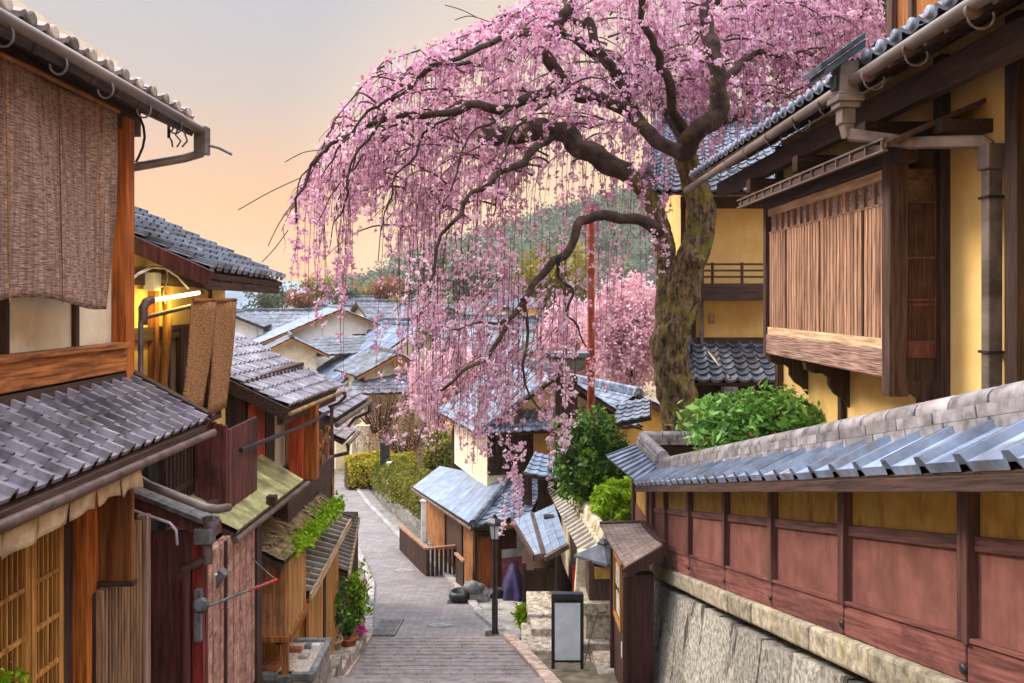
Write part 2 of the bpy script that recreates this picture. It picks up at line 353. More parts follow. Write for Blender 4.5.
white_paint = M('white_paint', lin(226, 224, 220), lin(242, 240, 236), 2, rough=.5, tint=.04, bump=.05)
glass_dark = M('glass_dark', lin(52, 50, 56), lin(92, 88, 94), 1.2, rough=.12, tint=.2, bump=0, spec=.8)
glass_warm = M('glass_warm', lin(120, 100, 86), lin(170, 146, 124), 1.2, rough=.15, tint=.2, bump=0, spec=.7)
paper = M('paper', lin(206, 198, 190), lin(236, 228, 218), 9, rough=.8, tint=.1, bump=.05)
bark = M('bark', lin(52, 42, 34), lin(156, 130, 100), 6, (2.2, 2.2, .9), rough=.95, bump=1, bd=.15, tint=.1, dirt=lin(132, 128, 52), dsc=2.6, dlo=.5, dhi=.6)
bark_dk = M('bark_dark', lin(34, 25, 24), lin(76, 58, 50), 5, rough=.95, bump=.9, bd=.03, tint=.2, dirt=lin(104, 98, 50), dsc=1.6, dlo=.58)
twig_m = M('twig', lin(66, 44, 40), lin(104, 76, 64), 5, rough=.9, bump=0, tint=.3)
terracotta = M('terracotta', lin(142, 76, 46), lin(172, 102, 66), 6, rough=.8, tint=.1)
pot_beige = M('pot_beige', lin(176, 146, 104), lin(206, 178, 136), 6, rough=.8, tint=.1)
poster_blue = M('poster_blue', lin(92, 172, 206), lin(150, 208, 228), 8, rough=.5, tint=.1, bump=0)
poster_pink = M('poster_pink', lin(166, 82, 104), lin(190, 112, 128), 5, rough=.6, tint=.1, bump=0)
bumper_red = M('banner_red', lin(204, 40, 44), lin(226, 62, 60), 5, rough=.7, tint=.1, bump=.1)
gravel_m = M('gravel', lin(150, 134, 120), lin(206, 190, 174), 40, rough=.95, bump=1, tint=.3, bd=.02)
moss_roof = M('moss_roof', lin(104, 78, 58), lin(150, 120, 92), 7, rough=.95, bump=1, bd=.03, tint=.35, dirt=lin(104, 112, 42), dsc=2.6, dlo=.46, dhi=.6)
hill_m = M('hill', lin(44, 66, 56), lin(84, 104, 78), .05, rough=1, bump=0, tint=.1, dirt=lin(98, 100, 62), dsc=.02)
far_hill = M('far_hill', lin(96, 122, 146), lin(118, 142, 162), .01, rough=1, bump=0, tint=.05)  # blue of the distance haze put into the hill colour
blossom = leafmat('blossom', [(0, lin(134, 72, 104)), (.3, lin(208, 150, 184)), (.65, lin(234, 190, 210)), (1, lin(252, 234, 241))], .45)
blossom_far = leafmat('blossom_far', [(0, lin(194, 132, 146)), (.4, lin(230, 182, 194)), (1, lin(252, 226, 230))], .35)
leaf_dark = leafmat('leaf_dark', [(0, lin(30, 58, 20)), (.5, lin(66, 108, 32)), (.85, lin(122, 160, 48)), (1, lin(176, 196, 70))], .3, .4)
leaf_bright = leafmat('leaf_bright', [(0, lin(76, 118, 14)), (.5, lin(136, 176, 24)), (1, lin(194, 216, 56))], .4)
leaf_shrub = leafmat('leaf_shrub', [(0, lin(46, 92, 30)), (.5, lin(104, 156, 62)), (.9, lin(166, 206, 110)), (1, lin(198, 140, 96))], .35, .35)
leaf_olive = leafmat('leaf_olive', [(0, lin(70, 68, 22)), (.5, lin(126, 116, 40)), (1, lin(176, 156, 60))], .3)
leaf_hedge = leafmat('leaf_hedge', [(0, lin(58, 64, 18)), (.45, lin(112, 116, 32)), (.8, lin(150, 138, 44)), (1, lin(164, 100, 50))], .3)
leaf_yellow = leafmat('leaf_yellow', [(0, lin(136, 122, 30)), (.5, lin(190, 174, 50)), (1, lin(220, 204, 84))], .3)
leaf_brown = leafmat('leaf_brown', [(0, lin(98, 60, 46)), (.5, lin(146, 98, 72)), (1, lin(180, 132, 92))], .3)
leaf_pine = leafmat('leaf_pine', [(0, lin(58, 74, 64)), (.5, lin(88, 102, 82)), (1, lin(128, 134, 100))], .2)
flower_mag = leafmat('flower_magenta', [(0, lin(196, 20, 130)), (1, lin(240, 70, 180))], .3)
def emit(name, col, s):
    m = bpy.data.materials.new(name); m.use_nodes = True; b = m.node_tree.nodes['Principled BSDF']
    b.inputs['Emission Color'].default_value = (*col, 1); b.inputs['Emission Strength'].default_value = s; return m
tube_lit = emit('tube_lit', (1, .9, .42), 3)
# ------------------------------------------------------------------ the setting
YS = [-8, 2, 5, 8, 11, 14, 15.7, 17.5, 18.7, 20, 22, 24, 26, 29, 32, 36, 40, 45, 50, 54, 60, 70, 90, 120, 150, 400, 800, 1300]
def sheet(name, left, right, dz, mat, ys=None, nx=1):
    mb = MB(); ys = ys or YS
    rows = [[(left(y) + (right(y) - left(y)) * k / nx, y, g(y) + dz) for k in range(nx + 1)] for y in ys]
    m = nx + 1
    mb.add([p for r_ in rows for p in r_], [(i * m + k, i * m + k + 1, (i + 1) * m + k + 1, (i + 1) * m + k) for i in range(len(rows) - 1) for k in range(nx)], .5)
    return tag(mb.build(name, mat), kind='structure')
def pl(pts):
    def f(y):
        if y <= pts[0][0]: return pts[0][1]
        for (a, xa), (b, xb) in zip(pts, pts[1:]):
            if y <= b: return xa + (xb - xa) * (y - a) / (b - a)
        return pts[-1][1]
    return f
sheet('ground', lambda y: -60 - max(0, y) * 1.2, lambda y: 60 + max(0, y) * 1.2, 0, earth)
RL = pl([(-8, -2.9), (14, -2.75), (17.5, -2.9), (20, -3.3), (24, -3.9), (29, -5.2), (36, -7.7), (45, -10.2), (54, -12.6), (60, -16)])
RR = pl([(-8, .45), (14, .62), (15.7, .3), (17.5, -.05), (18.7, -.35), (20, -.75), (22, -1.12), (24, -1.6), (26, -2.2), (29, -3.3), (32, -4.35), (36, -5.6), (40, -6.9), (45, -8.3), (50, -9.6), (54, -10.8), (60, -13)])
rys = [17.5 + .5 * k for k in range(74)]
sheet('road', RL, RR, .03, paving, ys=rys)
sheet('side_pavement', lambda y: RR(y) + .28, lambda y: RR(y) + 3.0, .05, concrete, ys=[17.5 + .5 * k for k in range(24)])
st = MB()                                   # the stone steps, each a course of blocks
y = 2.4; k = 0
while y < 17.5:
    tr = .52 if y < 13 else .3
    zt = g(min(y + tr * .5, 17.5)) + .04
    x = RL(y) - .2; xe = RR(y)
    while x < xe - .02:
        w = min(random.uniform(.35, .7), xe - x); w = xe - x if xe - x - w < .15 else w
        st.box(x + .004, x + w - .004, y, y + tr - .099, zt - .5, zt + random.uniform(-.004, .004), random.uniform(.35, .8)); x += w
    x = RL(y) - .2
    while x < xe - .02:                     # nosing course of longer, paler stones with a groove behind it
        w = min(random.uniform(.8, 1.3), xe - x); st.box(x + .004, x + w - .004, y + tr - .09, y + tr - .004, zt - .5, zt + .003, random.uniform(.6, .95)); x += w
    y += tr; k += 1
tag(st.build('stone_steps', stair_stone, bevel=.012), kind='structure')
def kerb(name, f, y0, y1, w, h, mat, seg=.9, side=1):
    mb = MB(); y = y0
    while y < y1:
        e = min(y + seg, y1); a, b = f(y), f(e - .015)
        q = [(a, y, g(y) - .2), (a + w * side, y, g(y) - .2), (b + w * side, e - .015, g(e) - .2), (b, e - .015, g(e) - .2)]
        if side < 0: q = [q[1], q[0], q[3], q[2]]
        mb.hexa(q + [(p[0], p[1], p[2] + .2 + h) for p in q]); y = e
    return tag(mb.build(name, mat, bevel=.012), kind='structure')
kerb('kerb', RR, 17.5, 54, .22, .12, kerb_grey)
kerb('step_kerb', RR, 12, 17.5, .26, .14, kerbstone, .8)
kerb('far_kerb', RL, 17.5, 54, .2, .1, kerb_grey, side=-1)
kerb('left_kerb', RL, 10, 17.5, .3, .14, kerbstone, .8, side=-1)
gut = lambda y: RR(y) + .24
sheet('gutter_channel', gut, lambda y: RR(y) + .75, .062, stone_grey, ys=[24 + .5 * k for k in range(60)])
# garden terrace behind the boundary wall
zs = lambda y: -2.29 - .255 * (y - 4.7)
tb = MB()
for a, b in zip([1.5, 5, 9, 13], [5, 9, 13, 14.9]):
    tb.hexa([(2.93, a, -9), (9, a, -9), (9, b, -9), (2.93, b, -9), (2.93, a, zs(a) + .25), (9, a, zs(a) + .25), (9, b, zs(b) + .25), (2.93, b, zs(b) + .25)], .5)
tb.box(2.93, 9, 14.9, 26, -9, -4.7, .5)
tag(tb.build('terrace', earth), kind='structure')
# wooded hill on the skyline and the far hills beyond it, haze blue in their colour
def ridge_hill(name, prof, d, depth, zb, mat, nx=90, ny=14, bump=0, sc=.1):
    mb = MB(); f = pl(prof)
    P = []
    for j in range(ny + 1):
        t = j / ny
        for i in range(nx + 1):
            px = prof[0][0] + (prof[-1][0] - prof[0][0]) * i / nx
            top = (HY - f(px)) / F * (d + depth)
            yy = d + depth * t; x = (px - CX) / F * yy
            z = zb + (top - zb) * math.sin(t * math.pi / 2) ** .8
            q = Vector((x, yy, z)); z += bump * t * mnoise.fractal(q * sc, 1, 2, 4)
            P.append((x, yy, z))
    m = nx + 1
    mb.add(P, [(j * m + i, j * m + i + 1, (j + 1) * m + i + 1, (j + 1) * m + i) for j in range(ny) for i in range(nx)], .5, True)
    for (i0, i1) in ((0, nx),):
        mb.add([P[ny * m + i] for i in range(m)] + [(P[ny * m + i][0], P[ny * m + i][1] + depth, zb) for i in range(m)], [(i + 1, i, m + i, m + i + 1) for i in range(nx)], .5, True)
    return tag(mb.build(name, mat), kind='structure'), np.array(P).reshape(ny + 1, nx + 1, 3)
_, hp = ridge_hill('wooded_hill', [(330, 290), (385, 279), (400, 262), (440, 252), (500, 237), (560, 218), (640, 196), (760, 175), (900, 190), (1050, 240)], 320, 160, -24, hill_m, bump=6, sc=.03)
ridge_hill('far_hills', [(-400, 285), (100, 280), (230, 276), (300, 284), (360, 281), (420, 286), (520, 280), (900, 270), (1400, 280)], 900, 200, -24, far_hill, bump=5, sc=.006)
jj = RNG.integers(1, 15, 5200); ii = RNG.integers(0, 91, 5200)
fp = hp[jj, ii] + RNG.normal(size=(5200, 3)) * (3, 4, .6) + (0, 0, 1.5)
cl = np.repeat(fp, 14, 0); cl = cl + RNG.normal(size=cl.shape) * (1.9, 1.9, 2.2)
tn = np.clip(np.repeat(RNG.random(5200) ** 1.5 * .8, 14) + RNG.normal(size=len(cl)) * .1, 0, 1)
tag(quads('forest', cl, .95, leaf_pine, tint=tn, normal=np.array([0, -.4, 1.0])), kind='stuff')

# ------------------------------------------------------------------ generic builders
def roof_plane(tl, tm, A, B, C, D, cw=.27, rl=.25, th=.07, **k):
    """Tiles on the plane with boarding under it. tl, tm: MB for tiles, MB for timber."""
    tl.tiles(A, B, C, D, cw, rl, **k)
    A, B, C, D = map(Vector, (A, B, C, D)); n = (B - A).cross(D - A).normalized()
    if n.z < 0: n = -n
    tm.prism([p - n * .052 for p in (A, B, C, D)], -n * th)
def ridge_run(mb, a, b, w=.26, h=.2, r=.09, seg=.32, n=10):
    """Stacked flat tiles under a row of half round caps from a to b."""
    a, b = Vector(a), Vector(b); L = (b - a).length; k = max(1, round(L / seg)); d = (b - a) / k
    lay = max(1, round(h / .07))
    for j in range(lay):
        ww = w * (1 - .12 * j); zz = Vector((0, 0, h * (j + .5) / lay))
        m = max(1, round(L / (seg * 1.15)))
        for i in range(m):
            p = a + (b - a) * ((i + (.35 if j % 2 else 0)) / m); q = a + (b - a) * min(1, (i + 1 + (.35 if j % 2 else 0)) / m)
            if i == 0: p = a
            mb.beam(p + zz, q - (q - p) * .04 + zz, ww, h / lay - .008)
    up = Vector((0, 0, h + r * .15))
    for i in range(k):
        p, q = a + d * i + up, a + d * (i + 1) + up
        mb.tube([p + d * .025, p + d * .06, q - d * .06, q - d * .025], [r * .95, r, r, r * .93], n, flat=.85)
def oni(mb, c, dirv, s=.2):
    """Ornamental end tile: a disc with shoulders facing dirv."""
    c = Vector(c); d = Vector(dirv).normalized()
    mb.lathe(c, [(s * .55, -.05), (s * .55, .03), (s * .4, .05), (s * .38, .03)], 16, axis=d)
    x = d.cross(Vector((0, 0, 1))).normalized()
    for sg in (-1, 1):
        mb.prism([c + x * sg * s * .4 + V(0, 0, -s * .7), c + x * sg * s * 1.0 + V(0, 0, -s * .75), c + x * sg * s * .9 + V(0, 0, -s * .2), c + x * sg * s * .5 + V(0, 0, s * .45)], d * .08)
def window(root, c, n, w, h, bars=(3, 2), fm=None, gm=None, name='window', t=.06):
    """Framed window centred at c facing n (horizontal); frame with bars, the pane a sub-part."""
    c = Vector(c); n = Vector(n).normalized(); x = Vector((0, 0, 1)).cross(n).normalized(); z = Vector((0, 0, 1))
    mb = MB()
    for sg in (-1, 1):
        mb.beam(c + x * sg * (w / 2 - t / 2) - z * h / 2, c + x * sg * (w / 2 - t / 2) + z * h / 2, t, .08, up=n)
        mb.beam(c + z * sg * (h / 2 - t / 2) - x * (w / 2 - t), c + z * sg * (h / 2 - t / 2) + x * (w / 2 - t), .078, t, up=z)
    for i in range(1, bars[0]):
        q = c + x * (w * (i / bars[0] - .5)); mb.beam(q - z * (h / 2 - t), q + z * (h / 2 - t), .022, .05, up=n)
    for i in range(1, bars[1]):
        q = c + z * (h * (i / bars[1] - .5)); mb.beam(q - x * (w / 2 - t), q + x * (w / 2 - t), .046, .022, up=z)
    f = mb.build(name, fm or wood_dark, root)
    p = MB(); p.beam(c - n * .035 - z * (h / 2 - t), c - n * .035 + z * (h / 2 - t), w - 2 * t, .012, up=n); p.build('pane', gm or glass_dark, f)
    return f
def gable(root, p0, ang, w, L, zg, ze, pitch=.45, ov=.45, vo=.4, wm=None, rm=None, kind='san', cw=.3, rl=.28, amp=.04, ridge=True, bm=None, barge=True, ns=6, ridge_h=.18):
    """House volume: p0 near left corner, ridge along the axis at ang (clockwise from +Y), width w across it."""
    r = V(math.sin(ang), math.cos(ang), 0); n = V(math.cos(ang), -math.sin(ang), 0); p0 = V(p0[0], p0[1], 0)
    Q = lambda a, b, z: p0 + n * a + r * b + V(0, 0, z)
    zr = ze + pitch * w / 2
    wb = MB(); wb.prism([Q(0, 0, zg), Q(w, 0, zg), Q(w, 0, ze), Q(w / 2, 0, zr), Q(0, 0, ze)], r * L, .5); wb.build('wall', wm or plaster_white, root)
    tl, tm = MB(), MB(); zo = ze - ov * pitch + .12
    roof_plane(tl, tm, Q(-ov, L + vo, zo), Q(-ov, -vo, zo), Q(w / 2, -vo, zr + .12), Q(w / 2, L + vo, zr + .12), cw, rl, kind=kind, amp=amp, ns=ns)
    roof_plane(tl, tm, Q(w + ov, -vo, zo), Q(w + ov, L + vo, zo), Q(w / 2, L + vo, zr + .12), Q(w / 2, -vo, zr + .12), cw, rl, kind=kind, amp=amp, ns=ns)
    rf = tl.build('roof', rm or tile_far, root)
    tm.build('eaves_boarding', wood_dark, root)
    if barge:
        bb = MB()
        for e, y in ((-1, -vo - .02), (1, L + vo + .02)):
            for a in (-ov, w + ov): bb.beam(Q(a, y, zo - .16), Q(w / 2, y, zr - .04), .05, .17)
        bb.build('bargeboard', bm or wood_dark, root, split=True)
    if ridge:
        rb = MB(); ridge_run(rb, Q(w / 2, -vo, zr + .12), Q(w / 2, L + vo, zr + .12), h=ridge_h); oni(rb, Q(w / 2, -vo - .03, zr + .25), -r, .22)
        rb.build('ridge', rm or tile_far, root)
    return Q, r, n, zr
# ------------------------------------------------------------------ near wooden house on the left
h1 = thing('wooden_house', 'dark wooden house with tiled pent roof and amber lattice doors behind the big reed blind', 'house', (-3.7, 6.5, g(6.5)))
w = MB(); w.box(-6.5, -3.74, 2.0, 7.72, g(6), 2.3, .5); w.build('wall', plaster_cream, h1)
pb = MB()
for y in (3.0, 4.0, 4.98, 5.95, 6.93): pb.box(-3.76, -3.7, y - .03, y + .03, -.46, 1.9)
pb.build('upper_stud', wood_dark, h1, .004, split=True)
cp = MB(); cp.box(-3.8, -3.6, 7.6, 7.78, g(7.7), 1.75); cp.build('corner_post', wood_orange, h1, .008)
b = MB(); b.beam((-3.66, 2, -.56), (-3.66, 7.6, -.56), .14, .22); b.beam((-3.63, 2, -.425), (-3.63, 7.6, -.425), .16, .05); b.build('tie_beam', wood_mid_y, h1, .008)
b = MB(); b.beam((-3.64, 2, -.735), (-3.64, 7.6, -.735), .1, .09); b.build('flashing_board', wood_dark_y, h1, .005)
# pent roof
tl, tm = MB(), MB()
roof_plane(tl, tm, (-2.9, 2.5, -1.17), (-2.9, 7.75, -1.17), (-3.66, 7.75, -.75), (-3.66, 2.5, -.75), .185, .15, ns=16, amp=.05, step=.018, jit=.002, kind='hook', edge=.03)
tl.build('pent_roof', tile_grey, h1)
tm.beam((-2.92, 2.5, -1.25), (-2.92, 7.74, -1.25), .06, .07)
tm.build('pent_roof_boarding', wood_dark_y, h1, .004)
t = MB(); t.beam((-3.66, 7.79, -.70), (-2.9, 7.79, -1.12), .09, .07); t.beam((-3.66, 7.80, -.80), (-2.9, 7.80, -1.22), .04, .12); t.build('verge_trim', wood_dark_x, h1, .005)
t = MB(); t.tube([(-2.84, 2.5, -1.26), (-2.84, 7.8, -1.29)], .035, 10); t.build('pent_gutter', gutter_dk, h1)
t = MB(); t.beam((-3.0, 2.5, -1.33), (-3.0, 7.7, -1.33), .08, .1); t.build('eaves_beam', wood_mid_y, h1, .006)
for y in (3.5, 5.2, 6.75): pass
# ground floor: boarding, posts, lattice doors
t = MB(); t.box(-3.73, -3.62, 6.42, 6.72, g(6.5), -1.2); t.build('dark_board', wood_dark, h1)
t = MB(); t.box(-3.74, -3.5, 6.7, 7.08, g(7), -1.28); t.build('door_post', wood_orange, h1, .01)
t = MB(); t.box(-3.72, -3.55, 2.4, 6.45, -1.48, -1.3); t.build('lintel', wood_mid_y, h1, .006)
t = MB(); t.box(-3.74, -3.7, 7.08, 7.6, g(7.4), -1.2); t.build('end_board', wood_dark, h1)
for (a, b_) in ((4.2, 5.15), (5.17, 5.97), (5.99, 6.42)):
    m = MB(); z0, z1 = g(6) + .2, -1.42
    for yy in (a + .03, b_ - .03): m.box(-3.6, -3.54, yy - .03, yy + .03, z0, z1)
    nb = max(3, round((b_ - a) / .062))
    for i in range(1, nb): yy = a + (b_ - a) * i / nb; m.box(-3.585, -3.56, yy - .009, yy + .009, z0, z1)
    for i in range(1, 7): zz = z1 - i * .36; m.box(-3.57, -3.545, a + .06, b_ - .06, zz - .018, zz + .018)
    d = m.build('lattice_door', wood_gold, h1, .003)
    p = MB(); p.box(-3.66, -3.645, a, b_, z0, z1); p.build('paper_panel', M('amber_backing', lin(62, 30, 12), lin(104, 52, 20), 2, VT, rough=.7) if a == 4.2 else bpy.data.materials['amber_backing'], d)
# main roof, eave and gutter
tl, tm = MB(), MB()
roof_plane(tl, tm, (-3.12, 2.5, 1.82), (-3.12, 8.0, 1.80), (-6.0, 8.0, 3.1), (-6.0, 2.5, 3.1), .26, .25, th=.1, ns=10, amp=.045)
tl.build('main_roof', tile_warm, h1)
for i in range(15):
    yy = 2.7 + i * .385; tm.beam((-3.16, yy, 1.69), (-3.9, yy, 2.03), .05, .07)
tm.beam((-3.72, 2.0, 1.78), (-3.72, 8.0, 1.78), .16, .3)
tm.build('eaves_timbers', wood_dark_y, h1)
ft = MB()
for i in range(21):
    yy = 2.63 + i * .26; ft.lathe((-3.105, yy, 1.84), [(.045, -.03), (.05, 0), (.05, .02), (.03, .02)], 12, axis=(1, 0, 0))
ft.build('tile_end', tile_pale, h1, split=True)
t = MB(); t.tube([(-3.04, 2.5, 1.725), (-3.04, 8.0, 1.70)], .043, 12)
gt = t.build('main_gutter', gutter_m, h1)
for yy in (4.9, 5.5, 6.15, 6.8, 7.45):
    k = MB(); k.tube([V(-3.07 + .06 * math.sin(a), yy, 1.64 - .07 * math.cos(a) - .02) for a in [x * .4 for x in range(-4, 9)]], .008, 6); k.build('gutter_hook', iron_grey, gt)
t = MB(); t.box(-3.11, -2.98, 7.98, 8.1, 1.46, 1.74); t.build('rain_hopper', gutter_m, h1, .01)
t = MB(); t.tube([(-3.04, 8.04, 1.48), (-3.2, 8.0, 1.42), (-3.74, 7.82, 1.28)], .045, 10); t.tube([(-3.72, 7.86, 1.28), (-3.72, 7.86, -.95)], .045, 10, .2); t.build('downpipe', gutter_m, h1)
t = MB(); t.tube([(-3.0, 8.05, 1.56), (-2.9, 8.1, 1.54), (-2.78, 8.15, 1.48)], .014, 6); t.build('gutter_outlet_rod', iron_grey, h1)
t = MB(); t.tube([(-3.66, 7.95, 2.0), (-3.2, 7.9, 1.72)], .016, 6); t.tube([(-3.32, 7.9, 1.6), (-3.32, 7.9, 1.95)], .016, 6); t.build('aerial', iron, h1)
for q in range(3):
    t = MB(); t.tube([V(-3.3 + q * .07 + .03 * math.sin(s * 2.2 + q), 7.9, 1.75 - s * .06) for s in range(5)], .009, 6); t.build('loose_wire', iron_grey, h1)
t = MB(); t.tube([V(-3.66 + .12 * math.sin(s * .5), 7.86, 1.3 + s * .1) for s in range(7)], .012, 6); t.build('cable', iron, h1)

# reed blind
sb = MB(); ny, nz = 26, 30
P = []
for j in range(nz + 1):
    for i in range(ny + 1):
        yy = 3.1 + 3.95 * i / ny; v = j / nz
        z = -.06 + 1.72 * v + (.05 * math.sin(i * .45) + .03) * (1 - v) * (1 if i < ny else 0) - .02 * (1 - v) * (i == ny)
        P.append((-3.44 + .03 * math.sin(i * .7 + v * 3) + .04 * (1 - v), yy - .14 * (1 - v) ** 2 * (i == ny) - .05 * (1 - v) * (i / ny) ** 6, z))
m_ = ny + 1
sb.add(P, [(j * m_ + i, j * m_ + i + 1, (j + 1) * m_ + i + 1, (j + 1) * m_ + i) for j in range(nz) for i in range(ny)], .5, True)
bl = thing('reed_blind', 'large brown reed blind covering the upper floor of the near wooden house', 'blind', (-3.44, 5, 0), 'reed blinds')
o = sb.build('reed_sheet', reed, bl); so_ = o.modifiers.new('thick', 'SOLIDIFY'); so_.thickness = .018
t = MB(); t.tube([(-3.42, 3.1, 1.67), (-3.42, 7.08, 1.67)], .022, 8); t.build('top_rod', wood_mid_y, bl)
t = MB()
for yy in (3.6, 4.5, 5.45, 6.1, 6.7): t.beam((-3.405, yy, 1.66), (-3.372, yy, -.02), .006, .008, up=(1, 0, 0))
t.build('binding_cord', reed_gold, bl, split=True)
# cloth valance under the pent roof
cv = thing('shop_curtain', 'row of short beige cloth flaps hanging below the near pent roof eave', 'curtain', (-3.08, 5, -1.4))
for i in range(9):
    y0 = 3.3 + i * .36; k = MB(); n = 6; bot = -1.525 + random.uniform(-.02, .02)
    P = []
    for j in range(5):
        v = j / 4
        for s in range(n + 1):
            u = s / n; P.append((-2.965 + .02 * math.sin(u * 6 + i) * (1 - v), y0 + .34 * u, bot + (-1.38 - bot) * v + .02 * math.sin(u * 3.1) * (1 - v)))
    k.add(P, [(j * (n + 1) + s, j * (n + 1) + s + 1, (j + 1) * (n + 1) + s + 1, (j + 1) * (n + 1) + s) for j in range(4) for s in range(n)], None, True)
    o = k.build('flap', cloth_beige, cv); o.modifiers.new('thick', 'SOLIDIFY').thickness = .006
# projecting sign board
sg = thing('hanging_sign', 'blank dark wooden board sign projecting beside the amber door post', 'sign', (-3.36, 6.9, -2.4))
t = MB(); t.box(-3.5, -3.21, 6.88, 6.93, -2.42, -1.6); t.build('board', M('sign_wood', lin(92, 52, 26), lin(146, 92, 48), 1.6, VT, rough=.6, tint=.1, bump=.4), sg, .005)
t = MB(); t.box(-3.52, -3.19, 6.86, 6.95, -2.46, -2.42); t.box(-3.52, -3.19, 6.86, 6.95, -1.6, -1.56); t.build('edge_strips', wood_dark_x, sg, .004)
t = MB(); t.tube([(-3.45, 6.9, -1.56), (-3.45, 6.9, -1.44), (-3.27, 6.9, -1.44), (-3.27, 6.9, -1.56)], .015, 6); t.tube([(-3.5, 6.9, -1.44), (-3.2, 6.9, -1.44)], .02, 6); t.build('hanger', iron, sg)
# ribbed wooden screen
rs = thing('slatted_screen', 'ribbed brown timber screen leaning below the hanging wooden sign', 'screen', (-3.45, 7.2, g(7.3)))
t = MB(); yy = 6.78
while yy < 7.56:
    top = -2.47 if yy < 7.04 else -2.06
    t.box(-3.47, -3.41, yy, yy + .034, g(7.2), top); yy += .058
t.build('slats', M('rib_wood', lin(118, 82, 58), lin(172, 134, 100), 2, VT, rough=.7, tint=.3), rs, .004)
t = MB(); t.box(-3.5, -3.475, 6.78, 7.56, g(7.2), -2.5); t.build('backing', wood_dark, rs)
t = MB(); t.box(-3.49, -3.39, 7.58, 7.66, g(7.2), -2.04); t.build('edge_post', M('pale_post', lin(150, 116, 100), lin(186, 152, 136), 2, VT), rs, .005)

# ------------------------------------------------------------------ second house: shop with the lit lamp
h2 = thing('shop_house', 'old shop house with sagging tiled roof, lit strip lamp and maroon end boards', 'house', (-4, 9.5, g(9.5)))
t = MB(); t.box(-7, -3.95, 8.0, 11.3, g(9.5), .55, .5); t.build('wall', plaster_yellow, h2)
tl, tm = MB(), MB()
roof_plane(tl, tm, (-3.1, 8.4, .33), (-3.1, 11.25, .29), (-6.0, 11.25, 1.62), (-6.0, 8.4, 1.62), .22, .26, ns=12, amp=.05, step=.03, th=.06, kind='hook')
tl.build('roof', tile_dark, h2)
for i in range(8): tm.beam((-3.15, 8.5 + i * .38, .2), (-4.0, 8.5 + i * .38, .58), .05, .06)
tm.beam((-3.2, 8.4, .17), (-3.2, 11.2, .14), .08, .1)
tm.build('eaves_timbers', wood_dark_y, h2)
t = MB(); t.beam((-3.08, 8.36, .22), (-5.9, 8.36, 1.5), .05, .17); t.build('bargeboard', wood_maroon, h2, .005)
t = MB(); t.box(-3.98, -3.88, 8.0, 11.3, .16, .3); t.box(-3.98, -3.88, 8.0, 11.3, -.45, -.3); t.build('wall_beams', wood_dark_y, h2, .006)
t = MB(); t.box(-3.95, -3.86, 8.84, 8.93, -1.7, .2); t.build('wall_post', wood_mid, h2, .006)
t = MB(); t.tube([V(-3.84 + .03 * math.sin(s * 1.4), 9.05 + .02 * math.sin(s * 2), -1.75 + s * .27) for s in range(8)], .05, 10); t.build('rustic_pole', wood_gold, h2)
for y0 in (9.2, 9.62, 10.05, 10.5):
    window(h2, (-3.9, y0 + .2, -.95), (1, 0, 0), .4, 1.3, (1, 1), wood_dark, glass_warm, 'glazed_door', .045)
f = MB(); z0, z1 = -2.55, -1.62
for i in range(17): yy = 8.55 + i * .1; f.box(-3.66, -3.62, yy, yy + .045, z0, z1)
for zz in (z0, -2.1, z1): f.box(-3.67, -3.61, 8.5, 10.25, zz - .03, zz + .03)
f.build('lattice_window', wood_dark, h2, .003)
t = MB(); t.box(-3.9, -3.7, 8.3, 10.3, -2.6, -1.6); t.build('window_recess', M('recess_dark', lin(34, 30, 26), lin(60, 50, 40), 3, rough=.8), h2)  # solid dark block behind the lattice bars
t = MB()
for i in range(6): x = -3.6 + i * .062; t.box(x, x + .057, 9.28, 9.33, -2.62 - i * .01, -1.36 - i * .02)
for i in range(9): yy = 9.36 + i * .12; t.box(-3.27, -3.23, yy, yy + .112, -2.7, -1.52)
t.build('maroon_boards', wood_maroon, h2, .004)
# lean-to with pipes at the near side
t = MB(); t.box(-3.49, -2.93, 7.84, 7.9, g(7.9), -2.27); t.build('maroon_door', wood_maroon, h2, .004)
t = MB(); t.box(-3.05, -2.94, 7.8, 7.84, g(7.9), -2.3); t.build('door_edge', M('red_wood', lin(104, 34, 32), lin(146, 56, 48), 2, VT, rough=.5), h2, .004)
t = MB(); t.prism([(-3.78, 7.78, -1.86), (-2.86, 7.78, -2.22), (-2.86, 7.78, -2.34), (-3.78, 7.78, -1.98)], (0, .3, 0)); t.build('sloping_beam', wood_maroon, h2, .006)
t = MB(); t.prism([(-3.8, 7.7, -1.76), (-2.82, 7.7, -2.15), (-2.82, 7.7, -2.2), (-3.8, 7.7, -1.81)], (0, .22, 0)); t.build('lean_to_roof', iron_grey, h2, .004)
t = MB(); t.box(-3.4, -3.3, 7.9, 9.6, g(9), -2.3); t.build('side_wall', wood_dark, h2)
t = MB(); t.tube([(-3.6, 7.66, -1.36), (-3.6, 7.64, -1.55), (-3.55, 7.62, -1.66), (-3.4, 7.62, -1.76), (-2.86, 7.64, -1.98), (-2.80, 7.8, -2.04), (-2.8, 8.1, -2.1)], .042, 12); t.build('bent_pipe', gutter_m, h2)
t = MB(); t.tube([(-2.88, 7.74, -2.1), (-2.88, 7.74, -2.55)], .05, 10); t.tube([(-2.88, 7.74, -2.5), (-3.1, 7.74, -2.6), (-3.12, 7.74, -2.7)], .04, 10); t.build('pipe_elbow', gutter_dk, h2)
t = MB(); t.tube([(-3.08, 7.72, -2.6), (-3.08, 7.72, -4.2)], .042, 10); t.build('standpipe', wood_maroon, h2)
